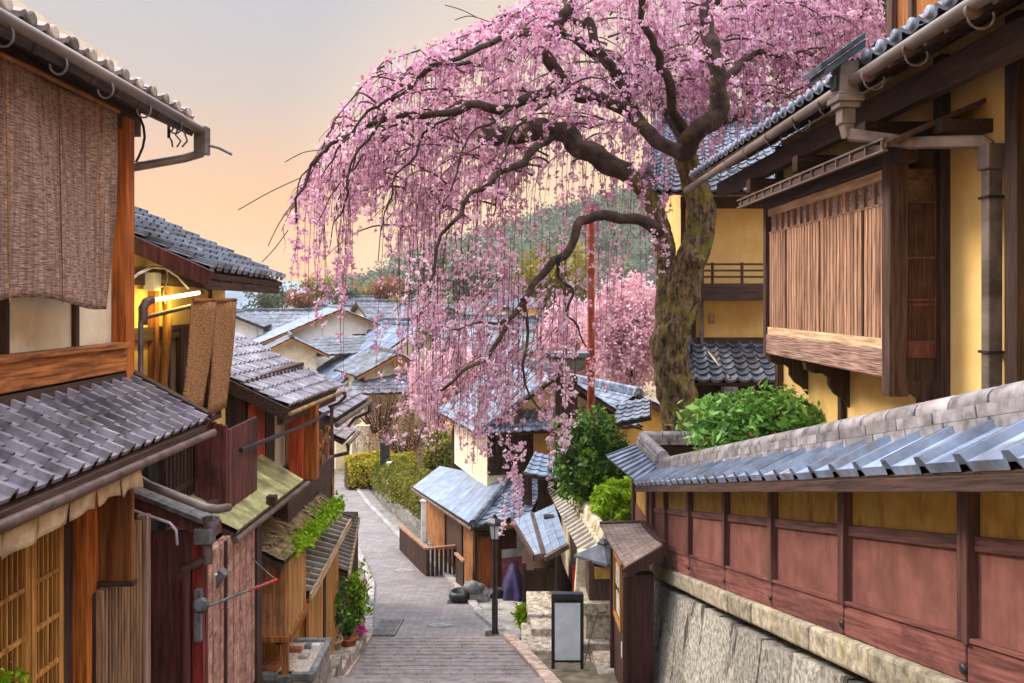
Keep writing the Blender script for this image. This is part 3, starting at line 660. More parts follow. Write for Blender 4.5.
t = MB(); t.tube([(-3.75, 7.64, -1.94), (-3.2, 7.64, -2.13), (-3.14, 7.64, -2.2), (-3.13, 7.64, -2.34)], .014, 8); t.build('conduit', pipe_white, h2)
t = MB(); t.box(-3.0, -2.82, 7.68, 7.82, -2.36, -2.2); t.build('pipe_joint', iron_grey, h2, .02)
t = MB(); t.lathe((-2.95, 7.75, -2.95), [(.06, -.02), (.075, 0), (.075, .03), (.05, .04)], 14, axis=(.5, -1, 0)); t.box(-3.0, -2.94, 7.72, 7.78, -3.3, -2.8); t.build('meter', iron_grey, h2)
# shutter wall with slanting boards
t = MB(); t.box(-3.14, -3.05, 7.95, 9.75, g(9), -2.62); sh = t.build('shutter_wall', M('slant_board', lin(134, 92, 78), lin(184, 142, 124), 2.5, (4, 4, 4), rough=.7, brick=dict(w=3, h=.1, m=.008, rot=(R(90), R(28), R(90)), a=(.85, .85, .85), b=(1.1, 1.05, 1.05), mc=(.4, .36, .34))), h2)
t = MB(); t.box(-3.12, -3.02, 9.75, 9.95, g(10), -2.6); t.box(-3.12, -3.02, 8.68, 8.72, g(9), -2.62); t.build('shutter_post', wood_dark, h2, .005)
# green metal pent roof
tl, tm = MB(), MB()
roof_plane(tl, tm, (-2.98, 8.9, -2.57), (-2.98, 11.8, -2.66), (-3.74, 11.8, -2.2), (-3.74, 8.9, -2.2), .24, .4, th=.05, kind='seam', amp=.012, step=.004, jit=.002)
tl.build('metal_roof', metal_green, h2); tm.build('metal_roof_boarding', wood_dark_y, h2)
t = MB(); t.tube([(-2.93, 8.7, -2.62), (-2.93, 11.9, -2.72)], .035, 10); t.build('eaves_pipe', gutter_dk, h2)
t = MB(); t.box(-3.02, -2.9, 10.1, 10.22, -2.6, -2.48); t.build('pipe_clamp', wood_dark, h2, .01)
# lamp on the wall
lp = thing('strip_lamp', 'lit yellow strip lamp on a bent pipe under the shop eave', 'lamp', (-3.6, 8.9, 0))
t = MB(); t.tube([(-3.6, 8.2, .0), (-3.6, 9.4, .085)], .022, 10); t.build('tube', tube_lit, lp)
t = MB(); t.tube([(-3.6, 8.02, -.02), (-3.6, 8.2, .0)], .028, 10); t.tube([(-3.6, 9.4, .085), (-3.6, 9.5, .09)], .028, 10); t.build('sockets', wood_gold, lp)
t = MB(); t.tube([(-3.62, 7.95, -1.7), (-3.62, 7.95, -.22), (-3.61, 8.05, -.17), (-3.58, 9.55, -.03), (-3.56, 9.66, .02), (-3.56, 9.66, .12), (-3.58, 9.5, .16)], .026, 10); t.build('support_pipe', gutter_dk, lp)
t = MB(); t.tube([(-3.62, 8.0, -.25), (-3.62, 8.0, -.08), (-3.61, 8.05, -.02), (-3.6, 8.14, 0)], .045, 10); t.build('elbow', gutter_dk, lp)
pl_ = bpy.data.lights.new('strip_light', 'AREA'); pl_.shape = 'RECTANGLE'; pl_.size = .05; pl_.size_y = 1.2; pl_.energy = 6; pl_.color = (1, .76, .2)
po = bpy.data.objects.new('strip_light', pl_); COL.objects.link(po); po.parent = lp; po.location = (.04, -.1, -.0); po.rotation_euler = (R(0), R(75), 0)
jb = thing('junction_box', 'small white box with looping cable above the strip lamp', 'box', (-3.88, 8.7, .2))
t = MB(); t.box(-3.9, -3.78, 8.62, 8.8, .1, .3); t.build('case', white_paint, jb, .01)
t = MB(); t.tube([V(-3.8, 8.95 + .06 * math.sin(s * .9), .38 - .06 * s) for s in range(8)], .01, 6); t.tube([V(-3.74, 7.85 + s * .32, .08 + .28 * math.sin(s * .55 + .2)) for s in range(6)] , .014, 6); t.build('cable', pipe_white, jb)
for i, (a, b_, lab) in enumerate([(8.22, 8.86, 'narrow reed blind hanging nearest the strip lamp, its foot swung aside'), (8.88, 9.52, 'narrow reed blind hanging at the outer corner of the shop eave')]):
    r_ = thing('reed_blind', lab, 'blind', (-3.22, (a + b_) / 2, -1.2), 'reed blinds')
    k = MB(); n = 8; P = []
    for j in range(13):
        v = j / 12
        for s in range(n + 1):
            u = s / n; P.append((-3.2 - .1 * (1 - v) + .015 * math.sin(u * 5 + v * 4), a + (b_ - a) * u - .08 * (1 - v) * (1 - i), -1.28 - .0 * u + (1.24 + .02) * v + (0.1 - .1 * i) * (1 - v)))
    k.add(P, [(j * (n + 1) + s, j * (n + 1) + s + 1, (j + 1) * (n + 1) + s + 1, (j + 1) * (n + 1) + s) for j in range(12) for s in range(n)], .5, True)
    o = k.build('reed_sheet', reed_gold, r_); o.modifiers.new('thick', 'SOLIDIFY').thickness = .015
    t = MB(); t.tube([(-3.2, a, 0), (-3.2, b_, 0)], .02, 8); t.build('top_rod', wood_mid_y, r_)

# ------------------------------------------------------------------ third house with orange pillars
h3 = thing('pillared_house', 'low house with orange red pillars under a grey tiled roof next to the shop', 'house', (-4, 12.8, g(12.8)))
t = MB(); t.box(-7, -3.72, 11.45, 14.8, g(13), -1.15, .5); t.build('wall', wood_dark, h3)
tl, tm = MB(), MB()
roof_plane(tl, tm, (-3.1, 11.4, -1.52), (-3.1, 14.9, -1.62), (-5.0, 14.9, -.62), (-5.0, 11.4, -.58), .22, .24, ns=10, amp=.04, step=.035)
tl.build('roof', tile_grey, h3)
tm.beam((-3.1, 11.36, -1.62), (-5.0, 11.36, -.7), .06, .17); tm.beam((-3.2, 11.4, -1.72), (-3.2, 14.9, -1.82), .1, .12)
tm.build('eaves_timbers', wood_dark_y, h3)
t = MB(); t.tube([(-3.06, 11.4, -1.62), (-3.06, 14.95, -1.72)], .032, 10); t.build('gutter', M('gutter_gold', lin(112, 84, 48), lin(146, 116, 72), 4, rough=.6), h3)
t = MB(); ridge_run(t, (-4.7, 15.3, -1.12), (-3.5, 15.3, -1.74), h=.12, r=.05, seg=.2, w=.2); t.lathe((-4.72, 15.2, -.98), [(.15, -.06), (.15, .04), (.12, .06), (.1, .04)], 18, axis=(0, -1, 0)); t.build('verge_ridge', ridge_pale, h3)
for (y0, y1, mt, nm, lab) in ((11.5, 12.0, wood_red, 'wall_panel', 'red wall panel'), (12.05, 12.5, wood_dark, 'wall_panel', 'dark brown wall panel'), (12.55, 13.1, plaster_cream, 'wall_panel', 'cream wall panel'), (13.15, 14.0, ply, 'wall_panel', 'tan wall panel')):
    t = MB(); t.box(-3.7, -3.6, y0, y1, -2.75, -1.5); t.build(nm, mt, h3, .004, lab)
for (x, y, mt, lab) in ((-3.36, 12.9, wood_red, 'red pillar'), (-3.15, 13.0, wood_orange, 'orange brown corner pillar')):
    t = MB(); t.box(x - .11, x + .11, y - .09, y + .09, -2.9, -1.66); t.build('pillar', mt, h3, .01, lab)
t = MB(); t.tube([(-3.2, 9.7, -1.82), (-3.05, 12.4, -1.92), (-3.0, 13.6, -1.9)], .03, 8); t.build('handrail', iron, h3)
t = MB()
for yy in (13.6, 14.1, 14.6): t.beam((-3.25, yy, -3.1), (-3.25, yy, -2.3), .06, .06)
t.beam((-3.25, 13.3, -2.55), (-3.25, 14.8, -2.55), .06, .06); t.beam((-3.25, 13.3, -3.0), (-3.25, 14.8, -2.35), .06, .06); t.build('balcony_frame', wood_mid, h3, .004)
t = MB(); t.tube([(-3.0, 14.9, -1.7), (-2.98, 14.92, -1.8), (-3.1, 14.95, -1.92), (-3.3, 15, -2.0)], .035, 8); t.tube([(-3.25, 15, -1.98), (-3.25, 15, -3.2)], .035, 8); t.build('downpipe', gutter_dk, h3)
t = MB(); t.box(-3.5, -3.2, 11.8, 15, -3.3, -2.9); t.box(-3.72, -3.55, 11.45, 14.8, -6.4, -2.7); t.build('sill_beam', wood_dark_y, h3, .01)

# mossy shed in front of it
ms = thing('mossy_shed', 'timber shed on a post with rotting moss and fern covered roof', 'shed', (-3.2, 11.5, g(11.5)))
tl, tm = MB(), MB()
roof_plane(tl, tm, (-2.9, 10.5, -3.44), (-2.9, 13.9, -3.58), (-3.62, 13.9, -3.08), (-3.62, 10.5, -3.1), .18, .12, ns=6, amp=.02, step=.015, jit=.02, kind='san')
tl.build('roof', moss_roof, ms); tm.build('roof_boarding', wood_dark_y, ms)
t = MB()
for i in range(9):
    yy = 10.6 + i * .36 + random.uniform(-.1, .1); xa = random.uniform(.0, .25); t.beam((-2.95 - xa, yy, -3.405 + xa * .45), (-3.1 - xa, yy + random.uniform(-.25, .25), -3.33 + xa * .45), .03, .02)
t.build('loose_batten', wood_lattice, ms, split=True)
N = 1500
yy = 11.0 + RNG.random(N) ** .7 * 3.1; u = RNG.random(N) ** 2.2
P = np.stack([-2.85 - .16 * u + RNG.normal(size=N) * .03, yy, -3.44 - (yy - 10.5) * .04 + .16 * u * .5 + RNG.normal(size=N) * .03 * (1 + RNG.random(N) * 1.5)], 1)
tn = np.clip(RNG.normal(size=N) * .2 + .55, 0, 1)
tag(quads('ferns', P, .027, leaf_bright, ms, aspect=1.7, tint=tn), kind='stuff')
t = MB(); t.box(-3.42, -2.99, 10.9, 10.95, -4.6, -3.42); t.build('front_panel', ply, ms, .005)
t = MB()
for i in range(6): t.box(-3.0, -2.96, 10.96 + i * .16, 11.11 + i * .16, -4.62, -3.5)
t.build('side_boards', M('side_board', lin(172, 112, 56), lin(214, 158, 96), 2, VT, tint=.2), ms, .004)
t = MB(); t.beam((-3.44, 10.92, -4.62), (-2.94, 10.92, -4.62), .09, .08); t.beam((-2.95, 10.9, -4.62), (-2.95, 11.95, -4.57), .07, .09); t.build('floor_beam', wood_mid, ms, .006)
t = MB(); t.box(-3.06, -2.97, 10.93, 11.02, -5.2, -4.6); t.build('post', wood_mid, ms, .006)
t = MB(); t.box(-3.07 - .05, -2.97 + .05, 10.88, 11.07, -5.25, -5.12); t.build('post_foot', stone_grey, ms, .01)
t = MB(); t.box(-3.6, -3.2, 11.4, 12.6, -5.3, -4.6); t.build('back_boards', wood_gold, ms)
t = MB(); t.rock((-3.15, 11.35, -4.82), .1, 3); t.build('hanging_pot', iron, ms)
sp_ = thing('striped_pole', 'grey pole with red tape bands sticking out across the lane below the mossy roof', 'pole', (-3.0, 8.9, -3.2))
A_, B_ = W(203, 608, 7.8), W(276, 580, 8.9)
t = MB(); t.tube([A_, B_], .014, 10); t.build('rod', iron_grey, sp_)
for f_ in (.62, .72, .84, .93, .985):
    q = A_.lerp(B_, f_); dd = (B_ - A_).normalized() * .022; t = MB(); t.tube([q - dd, q + dd], .019, 10); t.build('tape_band', red_tape, sp_)
t = MB(); t.tube([B_, W(262, 568, 9.0), W(252, 558, 9.4)], .008, 6); t.build('stay_wire', iron_grey, sp_)
fl = thing('floodlight', 'small grey flood lamp mounted below the eaves pipe corner', 'lamp', tuple(W(218, 578, 8.5)))
t = MB(); c = W(217, 580, 8.5); t.beam(c + V(-.06, 0, -.09), c + V(.08, 0, .1), .12, .1); t.build('housing', iron_grey, fl, .01)
t = MB(); t.beam(c + V(-.1, -.05, -.06), c + V(.02, -.05, .09), .1, .02, up=(1, 0, -.7)); t.build('lens', panel_white, fl)
# gravel planter and the odds and ends in it
plr = thing('stone_planter', 'raised stone planter of gravel edged in grey slabs beside the steps', 'planter', (-3.0, 11.5, g(11.5)))
t = MB(); x0, x1, y0, y1, zt = -3.42, -2.62, 10.95, 12.15, -5.12
t.box(x0, x1, y0, y0 + .09, zt - .1, zt); t.box(x1 - .09, x1, y0 + .09, y1, zt - .1, zt); t.box(x0, x0 + .09, y0 + .09, y1, zt - .1, zt); t.box(x0 + .09, x1 - .09, y1 - .09, y1, zt - .1, zt); t.build('rim', stone_grey, plr, .012)
t = MB(); t.box(x0 + .03, x1 - .03, y0 + .03, y1 - .03, g(13.5), zt - .1); t.build('base', stone, plr, .02)
t = MB(); t.box(x0 + .09, x1 - .09, y0 + .09, y1 - .09, zt - .12, zt - .04); t.build('gravel', gravel_m, plr)
for i, (x, y, sx, sy, sz, mt, lab) in enumerate([(-3.28, 11.2, .12, .16, .1, terracotta, 'reddish brick slab lying at the near end of the gravel planter'), (-3.12, 11.75, .14, .05, .06, terracotta, 'thin reddish brick lying at the far end of the gravel planter'),
        (-2.9, 11.55, .07, .06, .05, stone, 'small pale stone block in the middle of the gravel planter'), (-2.8, 11.85, .06, .05, .07, white_paint, 'small whitish block near the far rim of the planter'), (-2.9, 11.88, .07, .06, .06, stone_grey, 'small grey block at the far rim of the planter')]):
    t = MB(); t.box(x - sx, x + sx, y - sy, y + sy, zt - .05, zt - .04 + sz)
    tag(t.build('brick' if mt is terracotta else 'stone_block', mt, None, .012, origin=(x, y, zt - .05)), lab, 'brick' if mt is terracotta else 'stone')
# ledge and low striped-roof sheds
t = MB()
for i in range(5): t.box(-3.35 + random.uniform(-.02, .02), -2.82, 12.25 + i * .82, 13.05 + i * .82, g(14) - 1, g(12.6 + i * .82) + .32)
tag(t.build('stone_ledge', stone, bevel=.02, origin=(-3.1, 14, g(14))), 'stepped stone ledge under the flower pots at the foot of the low sheds', 'ledge')
for (nm, lab, x, y0, y1, z, up, wall) in (('low_shed', 'low shed with striped tile roof and honey coloured board wall behind the pots', -3.0, 12.2, 15.2, -4.2, .55, wood_gold), ('low_shed', 'low dark shed whose striped tile roof meets the road, farthest of the pair', -3.22, 15.4, 18.4, -4.72, .6, wood_dark)):
    s_ = thing(nm, lab, 'shed', (x - .4, (y0 + y1) / 2, g((y0 + y1) / 2)))
    tl, tm = MB(), MB()
    q = (W(311, 592, 12.2), W(349, 520, 15.2), W(322, 511, 14.9), W(288, 588, 12.0)) if wall is wood_gold else (W(349, 572, 15.3), W(358, 517, 18.2), W(342, 512, 17.9), W(330, 565, 15.1))
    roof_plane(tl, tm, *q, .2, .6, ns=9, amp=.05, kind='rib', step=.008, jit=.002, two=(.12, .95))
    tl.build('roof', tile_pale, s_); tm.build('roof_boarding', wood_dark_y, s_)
    t = MB(); t.beam(q[0] + V(.03, -.15, -.03), q[1] + V(.03, 0, -.03), .04, .12); t.build('fascia', wood_pale, s_, .005)
    t = MB(); t.box(x - 1.0, x - .14, y0 + .3, y1 - .1, g(y1), z - .12); t.build('wall', wall, s_)
    if wall is wood_gold:
        t = MB()
        for i in range(5): t.box(x - .12, x - .07, y0 + .32 + i * .2, y0 + .5 + i * .2, g(y0) + .1, z - .1)
        t.build('board_door', wood_gold, s_, .005)
        t = MB(); t.box(x - .16, x - .06, y0 + 1.36, y0 + 1.5, g(y0), z - .1); t.build('door_post', wood_dark, s_, .005)
# pots
def plant_pot(x, y, z, r, h, mat, lab, foliage, ph, pr, n, extra=None, size=.03):
    p = thing('potted_plant', lab, 'plant', (x, y, z), 'pot plants by the low sheds')
    t = MB(); t.lathe((x, y, z), [(r * .7, 0), (r * .95, h * .8), (r * 1.05, h * .82), (r * 1.08, h), (r * .95, h), (r * .9, h * .9), (.01, h * .9)], 18); t.build('pot', mat, p)
    t = MB()
    stems = []
    for k in range(7):
        a = random.uniform(0, 6.28); q = V(x + math.cos(a) * pr * .7, y + math.sin(a) * pr * .7, z + h + ph * random.uniform(.6, 1)); stems.append(q)
        t.tube([(x, y, z + h * .8), ((x + q.x) / 2 + .02, (y + q.y) / 2, z + h + ph * .4), q], [.012, .009, .005], 6)
    t.build('stems', twig_m, p)
    u = RNG.random((n, 3)) * 2 - 1; u = u / np.linalg.norm(u, axis=1, keepdims=True) * RNG.random((n, 1)) ** .4
    P = np.array([x, y, z + h + ph * .55]) + u * (pr, pr, ph * .55) * (1 + .3 * np.sin(u[:, :1] * 5 + u[:, 2:] * 7))
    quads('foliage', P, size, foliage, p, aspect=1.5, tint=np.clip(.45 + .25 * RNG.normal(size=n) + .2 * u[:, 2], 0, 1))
    if extra is not None: fl_ = quads('flowers', np.array(extra[0]) + RNG.normal(size=(160, 3)) * .05, .022, extra[1], p); tag(fl_, kind='stuff')
    return p
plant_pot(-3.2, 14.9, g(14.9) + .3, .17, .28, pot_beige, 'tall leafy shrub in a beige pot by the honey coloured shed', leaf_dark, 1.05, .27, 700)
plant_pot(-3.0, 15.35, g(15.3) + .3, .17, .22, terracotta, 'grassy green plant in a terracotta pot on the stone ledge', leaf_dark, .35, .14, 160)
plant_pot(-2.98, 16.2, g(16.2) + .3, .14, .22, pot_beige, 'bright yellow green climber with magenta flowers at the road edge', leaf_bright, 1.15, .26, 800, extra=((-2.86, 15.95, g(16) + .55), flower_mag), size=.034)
# fourth and fifth houses down the lane
h4 = thing('plain_house', 'brown tiled low house down the lane beyond the orange pillars', 'house', (-4.5, 17, g(17)))
t = MB(); t.box(-8, -4.1, 15.6, 18.8, g(19), -2.2); t.build('wall', wood_dark, h4)
tl, tm = MB(), MB()
roof_plane(tl, tm, (-3.35, 15.7, -2.35), (-3.35, 19.6, -2.4), (-5.2, 19.6, -1.5), (-5.2, 15.7, -1.45), .22, .22, ns=8, amp=.03, step=.04); tl.build('roof', tile_grey, h4); tm.build('eaves_boarding', wood_dark_y, h4)
t = MB(); t.tube([(-3.3, 15.7, -2.46), (-3.3, 19.7, -2.5)], .05, 8); t.tube([(-3.3, 19.6, -2.5), (-3.35, 19.7, -2.75), (-3.7, 19.7, -2.9), (-3.85, 19.6, -3.1)], .05, 8); t.build('gutter', gutter_dk, h4)
h5 = thing('corner_house', 'small brown roofed house at the bend of the lane with a kinked gutter pipe', 'house', (-5, 22, g(22)))
t = MB(); t.box(-9, -4.8, 20.4, 22.0, g(24), -3.3); t.build('wall', plaster_yellow, h5)
tl, tm = MB(), MB()
roof_plane(tl, tm, (-4.05, 20.2, -3.55), (-4.15, 22.4, -3.6), (-6, 22.4, -2.6), (-6, 20.2, -2.55), .26, .28, ns=8, amp=.04); tl.build('roof', tile_warm, h5); tm.build('eaves_boarding', wood_dark_y, h5)
t = MB(); t.tube([(-3.98, 20.2, -3.66), (-4.08, 22.4, -3.7)], .05, 8); t.tube([(-4.0, 20.4, -3.7), (-4.0, 20.4, -3.9), (-4.45, 20.4, -4.0), (-4.7, 20.4, -4.3)], .05, 8); t.build('gutter', gutter_dk, h5)
t = MB(); t.box(-4.82, -4.75, 20.38, 21.95, g(24), -5); t.build('dado_boards', wood_dark, h5); t = MB(); t.box(-4.82, -4.68, 21.7, 21.95, g(24), -3.5); t.build('post', wood_mid, h5)
# ------------------------------------------------------------------ boundary wall on the right
bw = thing('boundary_wall', 'long red and ochre plaster wall with tiled ridge roof stepping down on granite blocks', 'wall', (2.8, 9, g(9)))
mr = lambda y: -1.434 - .2427 * (y - 4.7); sb_ = lambda y: -2.02 - .2503 * (y - 4.7); ev = lambda y: -.80 - .2395 * (y - 3.7)
zs0 = lambda y: -2.32 - .257 * (y - 4.92)
def slab(mb, x0, x1, ya, yb, lo, hi, tint=None):
    mb.hexa([(x0, ya, lo(ya)), (x1, ya, lo(ya)), (x1, yb, lo(yb)), (x0, yb, lo(yb)), (x0, ya, hi(ya)), (x1, ya, hi(ya)), (x1, yb, hi(yb)), (x0, yb, hi(yb))], tint)
posts = [3.1, 4.77, 6.5, 8.25, 10.0, 11.95, 13.75]
t = MB(); slab(t, 2.8, 2.92, 2, 14.98, mr, ev, .5); t.build('upper_plaster', plaster_ochre, bw)
t = MB()
for a, b in zip([2] + posts, posts + [14.98]): slab(t, 2.79, 2.93, a + .02, b - .02, sb_, lambda y: mr(y) + .02)
t.build('lower_plaster', plaster_red, bw)
t = MB()
for a, b in zip([2] + posts, posts + [14.98]): slab(t, 2.75, 2.94, a + .008, b - .008, zs0, sb_)
t.build('sill_beam', beam_maroon, bw, .012)
t = MB(); slab(t, 2.765, 2.8, 2, 14.98, lambda y: mr(y) - .045, lambda y: mr(y) + .045); t.build('mid_rail', rail_maroon, bw, .006)
t = MB(); slab(t, 2.735, 2.8, 2, 14.98, lambda y: sb_(y) - .0, lambda y: sb_(y) + .03); t.build('sill_lip', beam_maroon, bw, .005)
for y in posts:
    t = MB(); slab(t, 2.72, 2.82, y - .055, y + .055, lambda q: sb_(y) + .0, lambda q: ev(y) + .02); t.build('post', post_maroon, bw, .008)
    t = MB(); f = lambda a, b: (2.73, y + a, ev(y + a) + b); t.prism([f(-.09, .02), f(-.09, -.09), f(.3, -.09), f(.48, -.05), f(.52, .02)], (.08, 0, 0)); t.build('bracket', post_maroon, bw, .005)
    t = MB(); t.lathe((2.752, y + .02, sb_(y) - .17), [(.03, 0), (.03, .02), (.012, .022)], 12, axis=(-1, 0, 0)); t.build('bolt', iron, bw)
# roof: sloping run, then the level run round the corner
tl, tm = MB(), MB()
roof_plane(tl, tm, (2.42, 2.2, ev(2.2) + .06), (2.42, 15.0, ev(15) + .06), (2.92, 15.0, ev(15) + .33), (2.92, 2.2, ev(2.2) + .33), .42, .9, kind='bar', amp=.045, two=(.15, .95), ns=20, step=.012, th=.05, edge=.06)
C0, C1, C2, C3 = V(2.50, 15.02, -3.44), V(2.27, 17.9, -3.5), V(2.93, 17.3, -3.1), V(2.93, 15.02, -3.1)
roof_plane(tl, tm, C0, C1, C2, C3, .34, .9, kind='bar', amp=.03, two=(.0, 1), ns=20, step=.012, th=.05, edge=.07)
roof_plane(tl, tm, (2.3, 17.92, -3.5), (5.2, 17.92, -3.5), (5.2, 17.35, -3.1), (2.93, 17.35, -3.1), .28, .5, kind='rib', amp=.06, ns=8, step=.012, th=.05)
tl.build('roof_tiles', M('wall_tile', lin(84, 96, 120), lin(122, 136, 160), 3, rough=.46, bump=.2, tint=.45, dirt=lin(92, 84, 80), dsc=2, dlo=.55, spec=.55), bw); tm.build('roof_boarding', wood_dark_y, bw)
t = MB(); slab(t, 2.43, 2.5, 2.2, 15.0, lambda y: ev(y) - .09, lambda y: ev(y) + .0); t.build('eaves_board', wood_slope, bw, .006)
t = MB()
ridge_run(t, (2.97, 2.2, ev(2.2) + .27), (2.97, 15.0, ev(15) + .27), w=.3, h=.17, r=.105, seg=.44, n=14)
ridge_run(t, (2.97, 15.05, -3.1), (2.97, 17.25, -3.12), w=.3, h=.17, r=.105, seg=.44, n=14)
ridge_run(t, (3.0, 17.35, -3.12), (4.6, 17.35, -3.12), w=.3, h=.17, r=.105, seg=.44, n=14)
t.build('ridge', ridge_pale, bw)
t = MB(); t.box(2.82, 2.94, 15.0, 17.4, -6, -3.42); t.build('corner_plaster', plaster_ochre, bw)
t = MB(); t.box(2.8, 2.95, 15.0, 17.3, -6, -4.35); t.build('corner_dado', plaster_red, bw)
t = MB(); t.box(2.72, 2.84, 14.9, 15.06, -4.9, -3.42); t.box(2.74, 2.84, 15.5, 15.62, -4.9, -3.42); t.box(2.74, 2.84, 17.2, 17.32, -4.9, -3.42); t.build('corner_post', post_maroon, bw, .008)
# granite base: cap course and leaning blocks, every block with its own tint
t = MB(); y = 2.0
while y < 14.9:
    e = min(y + random.uniform(.7, 1.3), 14.95)
    slab(t, 2.68 + random.uniform(-.01, .01), 2.95, y + .005, e - .005, lambda q: zs0(q) - .24, lambda q: zs0(q) - random.uniform(0, .004)); y = e
t.build('cap_course', stone_cap, bw, .03)
t = MB(); y = 2.0
while y < 14.9:
    e = min(y + random.uniform(.42, .95), 14.95); q = zs0((y + e) / 2) - .24; bot = g((y + e) / 2) - .4
    while q > bot:
        h = random.uniform(.4, .8); lo = max(q - h, bot); inx = lambda z: 2.72 - .13 * (zs0((y + e) / 2) - .24 - z) + random.uniform(-.012, .012)
        sk = 0
        a0, a1 = inx(lo), inx(q)
        slope = -.255 * (e - y)
        t.hexa([(a0, y + .004, lo + .004), (3.0, y + .004, lo + .004), (3.0, e - .004, lo + slope + .004), (a0, e - .004, lo + slope + .004), (a1, y + .004, q - .004), (3.0, y + .004, q - .004), (3.0, e - .004, q + slope - .004), (a1, e - .004, q + slope - .004)]); q = lo
    y = e
t.build('granite_blocks', stone_wall, bw, .018)
t = MB(); t.box(2.55, 2.95, 14.95, 17.5, g(17) - 1, -4.9); t.build('corner_base', stone_wall, bw)

# ------------------------------------------------------------------ big yellow house
rh = thing('townhouse', 'tall yellow plaster house with timber bay window and copper gutter above the boundary wall', 'house', (5, 10, -4))
t = MB(); t.box(4.7, 10, 3.0, 13.6, -5.5, 2.7, .5); t.build('wall', plaster_yellow, rh)
t = MB(); t.box(4.58, 4.74, 7.16, 7.34, -4, 2.6); t.box(4.6, 4.74, 8.44, 8.6, -4, 2.6); t.box(4.6, 4.74, 13.5, 13.64, -4, 2.6); t.box(4.62, 4.73, 11.0, 11.12, -4, -.8); t.build('wall_post', wood_dark, rh, .008, split=True)
t = MB(); t.box(4.55, 4.72, 3, 13.9, 2.2, 2.46); t.build('wall_plate', wood_dark_y, rh, .01)
t = MB(); t.box(4.1, 4.24, 3, 15.5, 1.98, 2.26); t.build('eaves_purlin', wood_dark_y, rh, .01)
for y in (8.95, 11.0, 13.1):
    t = MB(); t.box(3.98, 4.75, y - .1, y + .1, 1.76, 1.98); t.build('eaves_bracket', wood_dark_x, rh, .012)
tl, tm = MB(), MB()
roof_plane(tl, tm, (3.62, 2.5, 2.40), (3.62, 15.7, 2.40), (8.0, 15.7, 4.6), (8.0, 2.5, 4.6), .3, .28, ns=10, amp=.055, th=.07)
tl.build('roof', tile_blue, rh)
for i in range(40): tm.beam((3.66, 2.7 + i * .33, 2.26), (4.8, 2.7 + i * .33, 2.83), .06, .08)
tm.build('eaves_timbers', wood_dark_x, rh)
t = MB()
for i in range(44): t.lathe((3.62, 2.57 + i * .3 + .04, 2.45), [(.05, -.02), (.058, .0), (.058, .03), (.03, .035)], 12, axis=(-1, 0, .15))
t.build('tile_end', tile_blue, rh, split=True)
t = MB(); t.tube([(3.54, 2.5, 2.26), (3.54, 8.1, 2.23)], .06, 14); t.tube([(3.54, 8.3, 2.22), (3.54, 15.6, 2.14)], .06, 14); gt = t.build('copper_gutter', gutter_m, rh)
for y in (5.2, 6.05, 7.0, 7.8, 8.9, 9.7, 10.7, 11.7, 12.7, 13.7, 14.7):
    k = MB(); k.tube([V(3.6 - .1 * math.sin(a), y, 2.14 - .09 * math.cos(a)) for a in [x * .4 for x in range(-5, 5)]], .009, 6); k.build('gutter_hook', iron_grey, gt)
    k = MB(); k.tube([(3.54, y - .02, 2.19), (3.54, y + .02, 2.19)], .066, 14); k.build('gutter_band', gutter_dk, gt)
t = MB(); H_ = V(3.5, 8.22, 2.0)
for (z0, z1, r0, r1) in ((.12, .44, .10, .13), (.08, .12, .12, .12), (.02, .08, .14, .14), (-.04, .02, .11, .11), (-.2, -.04, .075, .09)):
    t.prism([H_ + V(-r0, -r0, z0), H_ + V(r0, -r0, z0), H_ + V(r0, r0, z0), H_ + V(-r0, r0, z0)], (0, 0, z1 - z0))
hop = t.build('rain_hopper', gutter_m, rh, .012)
t = MB(); t.prism([H_ + V(-.3, -.2, .24), H_ + V(.12, -.2, .54), H_ + V(.12, -.2, .62), H_ + V(-.3, -.2, .32)], (0, .4, 0)); t.prism([H_ + V(-.35, -.24, .30), H_ + V(.1, -.24, .62), H_ + V(.1, -.24, .68), H_ + V(-.35, -.24, .36)], (0, .48, 0)); t.build('hopper_cap', copper_green, hop, .008)
t = MB(); t.box(H_.x - .14, H_.x - .11, H_.y - .05, H_.y + .05, H_.z + .15, H_.z + .3); t.build('green_boss', copper_green, hop, .006)
t = MB()
pth = [H_ + V(0, 0, -.18), H_ + V(.03, 0, -.3), V(4.05, 7.95, 1.56), V(4.52, 7.58, 1.5), V(4.56, 7.55, 1.46)]
for a, b in zip(pth, pth[1:]): t.beam(a, b + (b - a).normalized() * .03, .125, .115)
t.build('swan_neck_pipe', gutter_m, rh, .015)
t = MB(); t.box(4.48, 4.66, 7.42, 7.6, 1.22, 1.46); t.build('pipe_collar', gutter_m, rh, .015)
t = MB(); t.box(4.5, 4.64, 7.45, 7.57, -3.4, 1.22); dp = t.build('downpipe', gutter_m, rh, .015)
for z in (.95, -.5): t = MB(); t.box(4.485, 4.69, 7.43, 7.59, z, z + .025); t.build('pipe_strap', iron, dp)
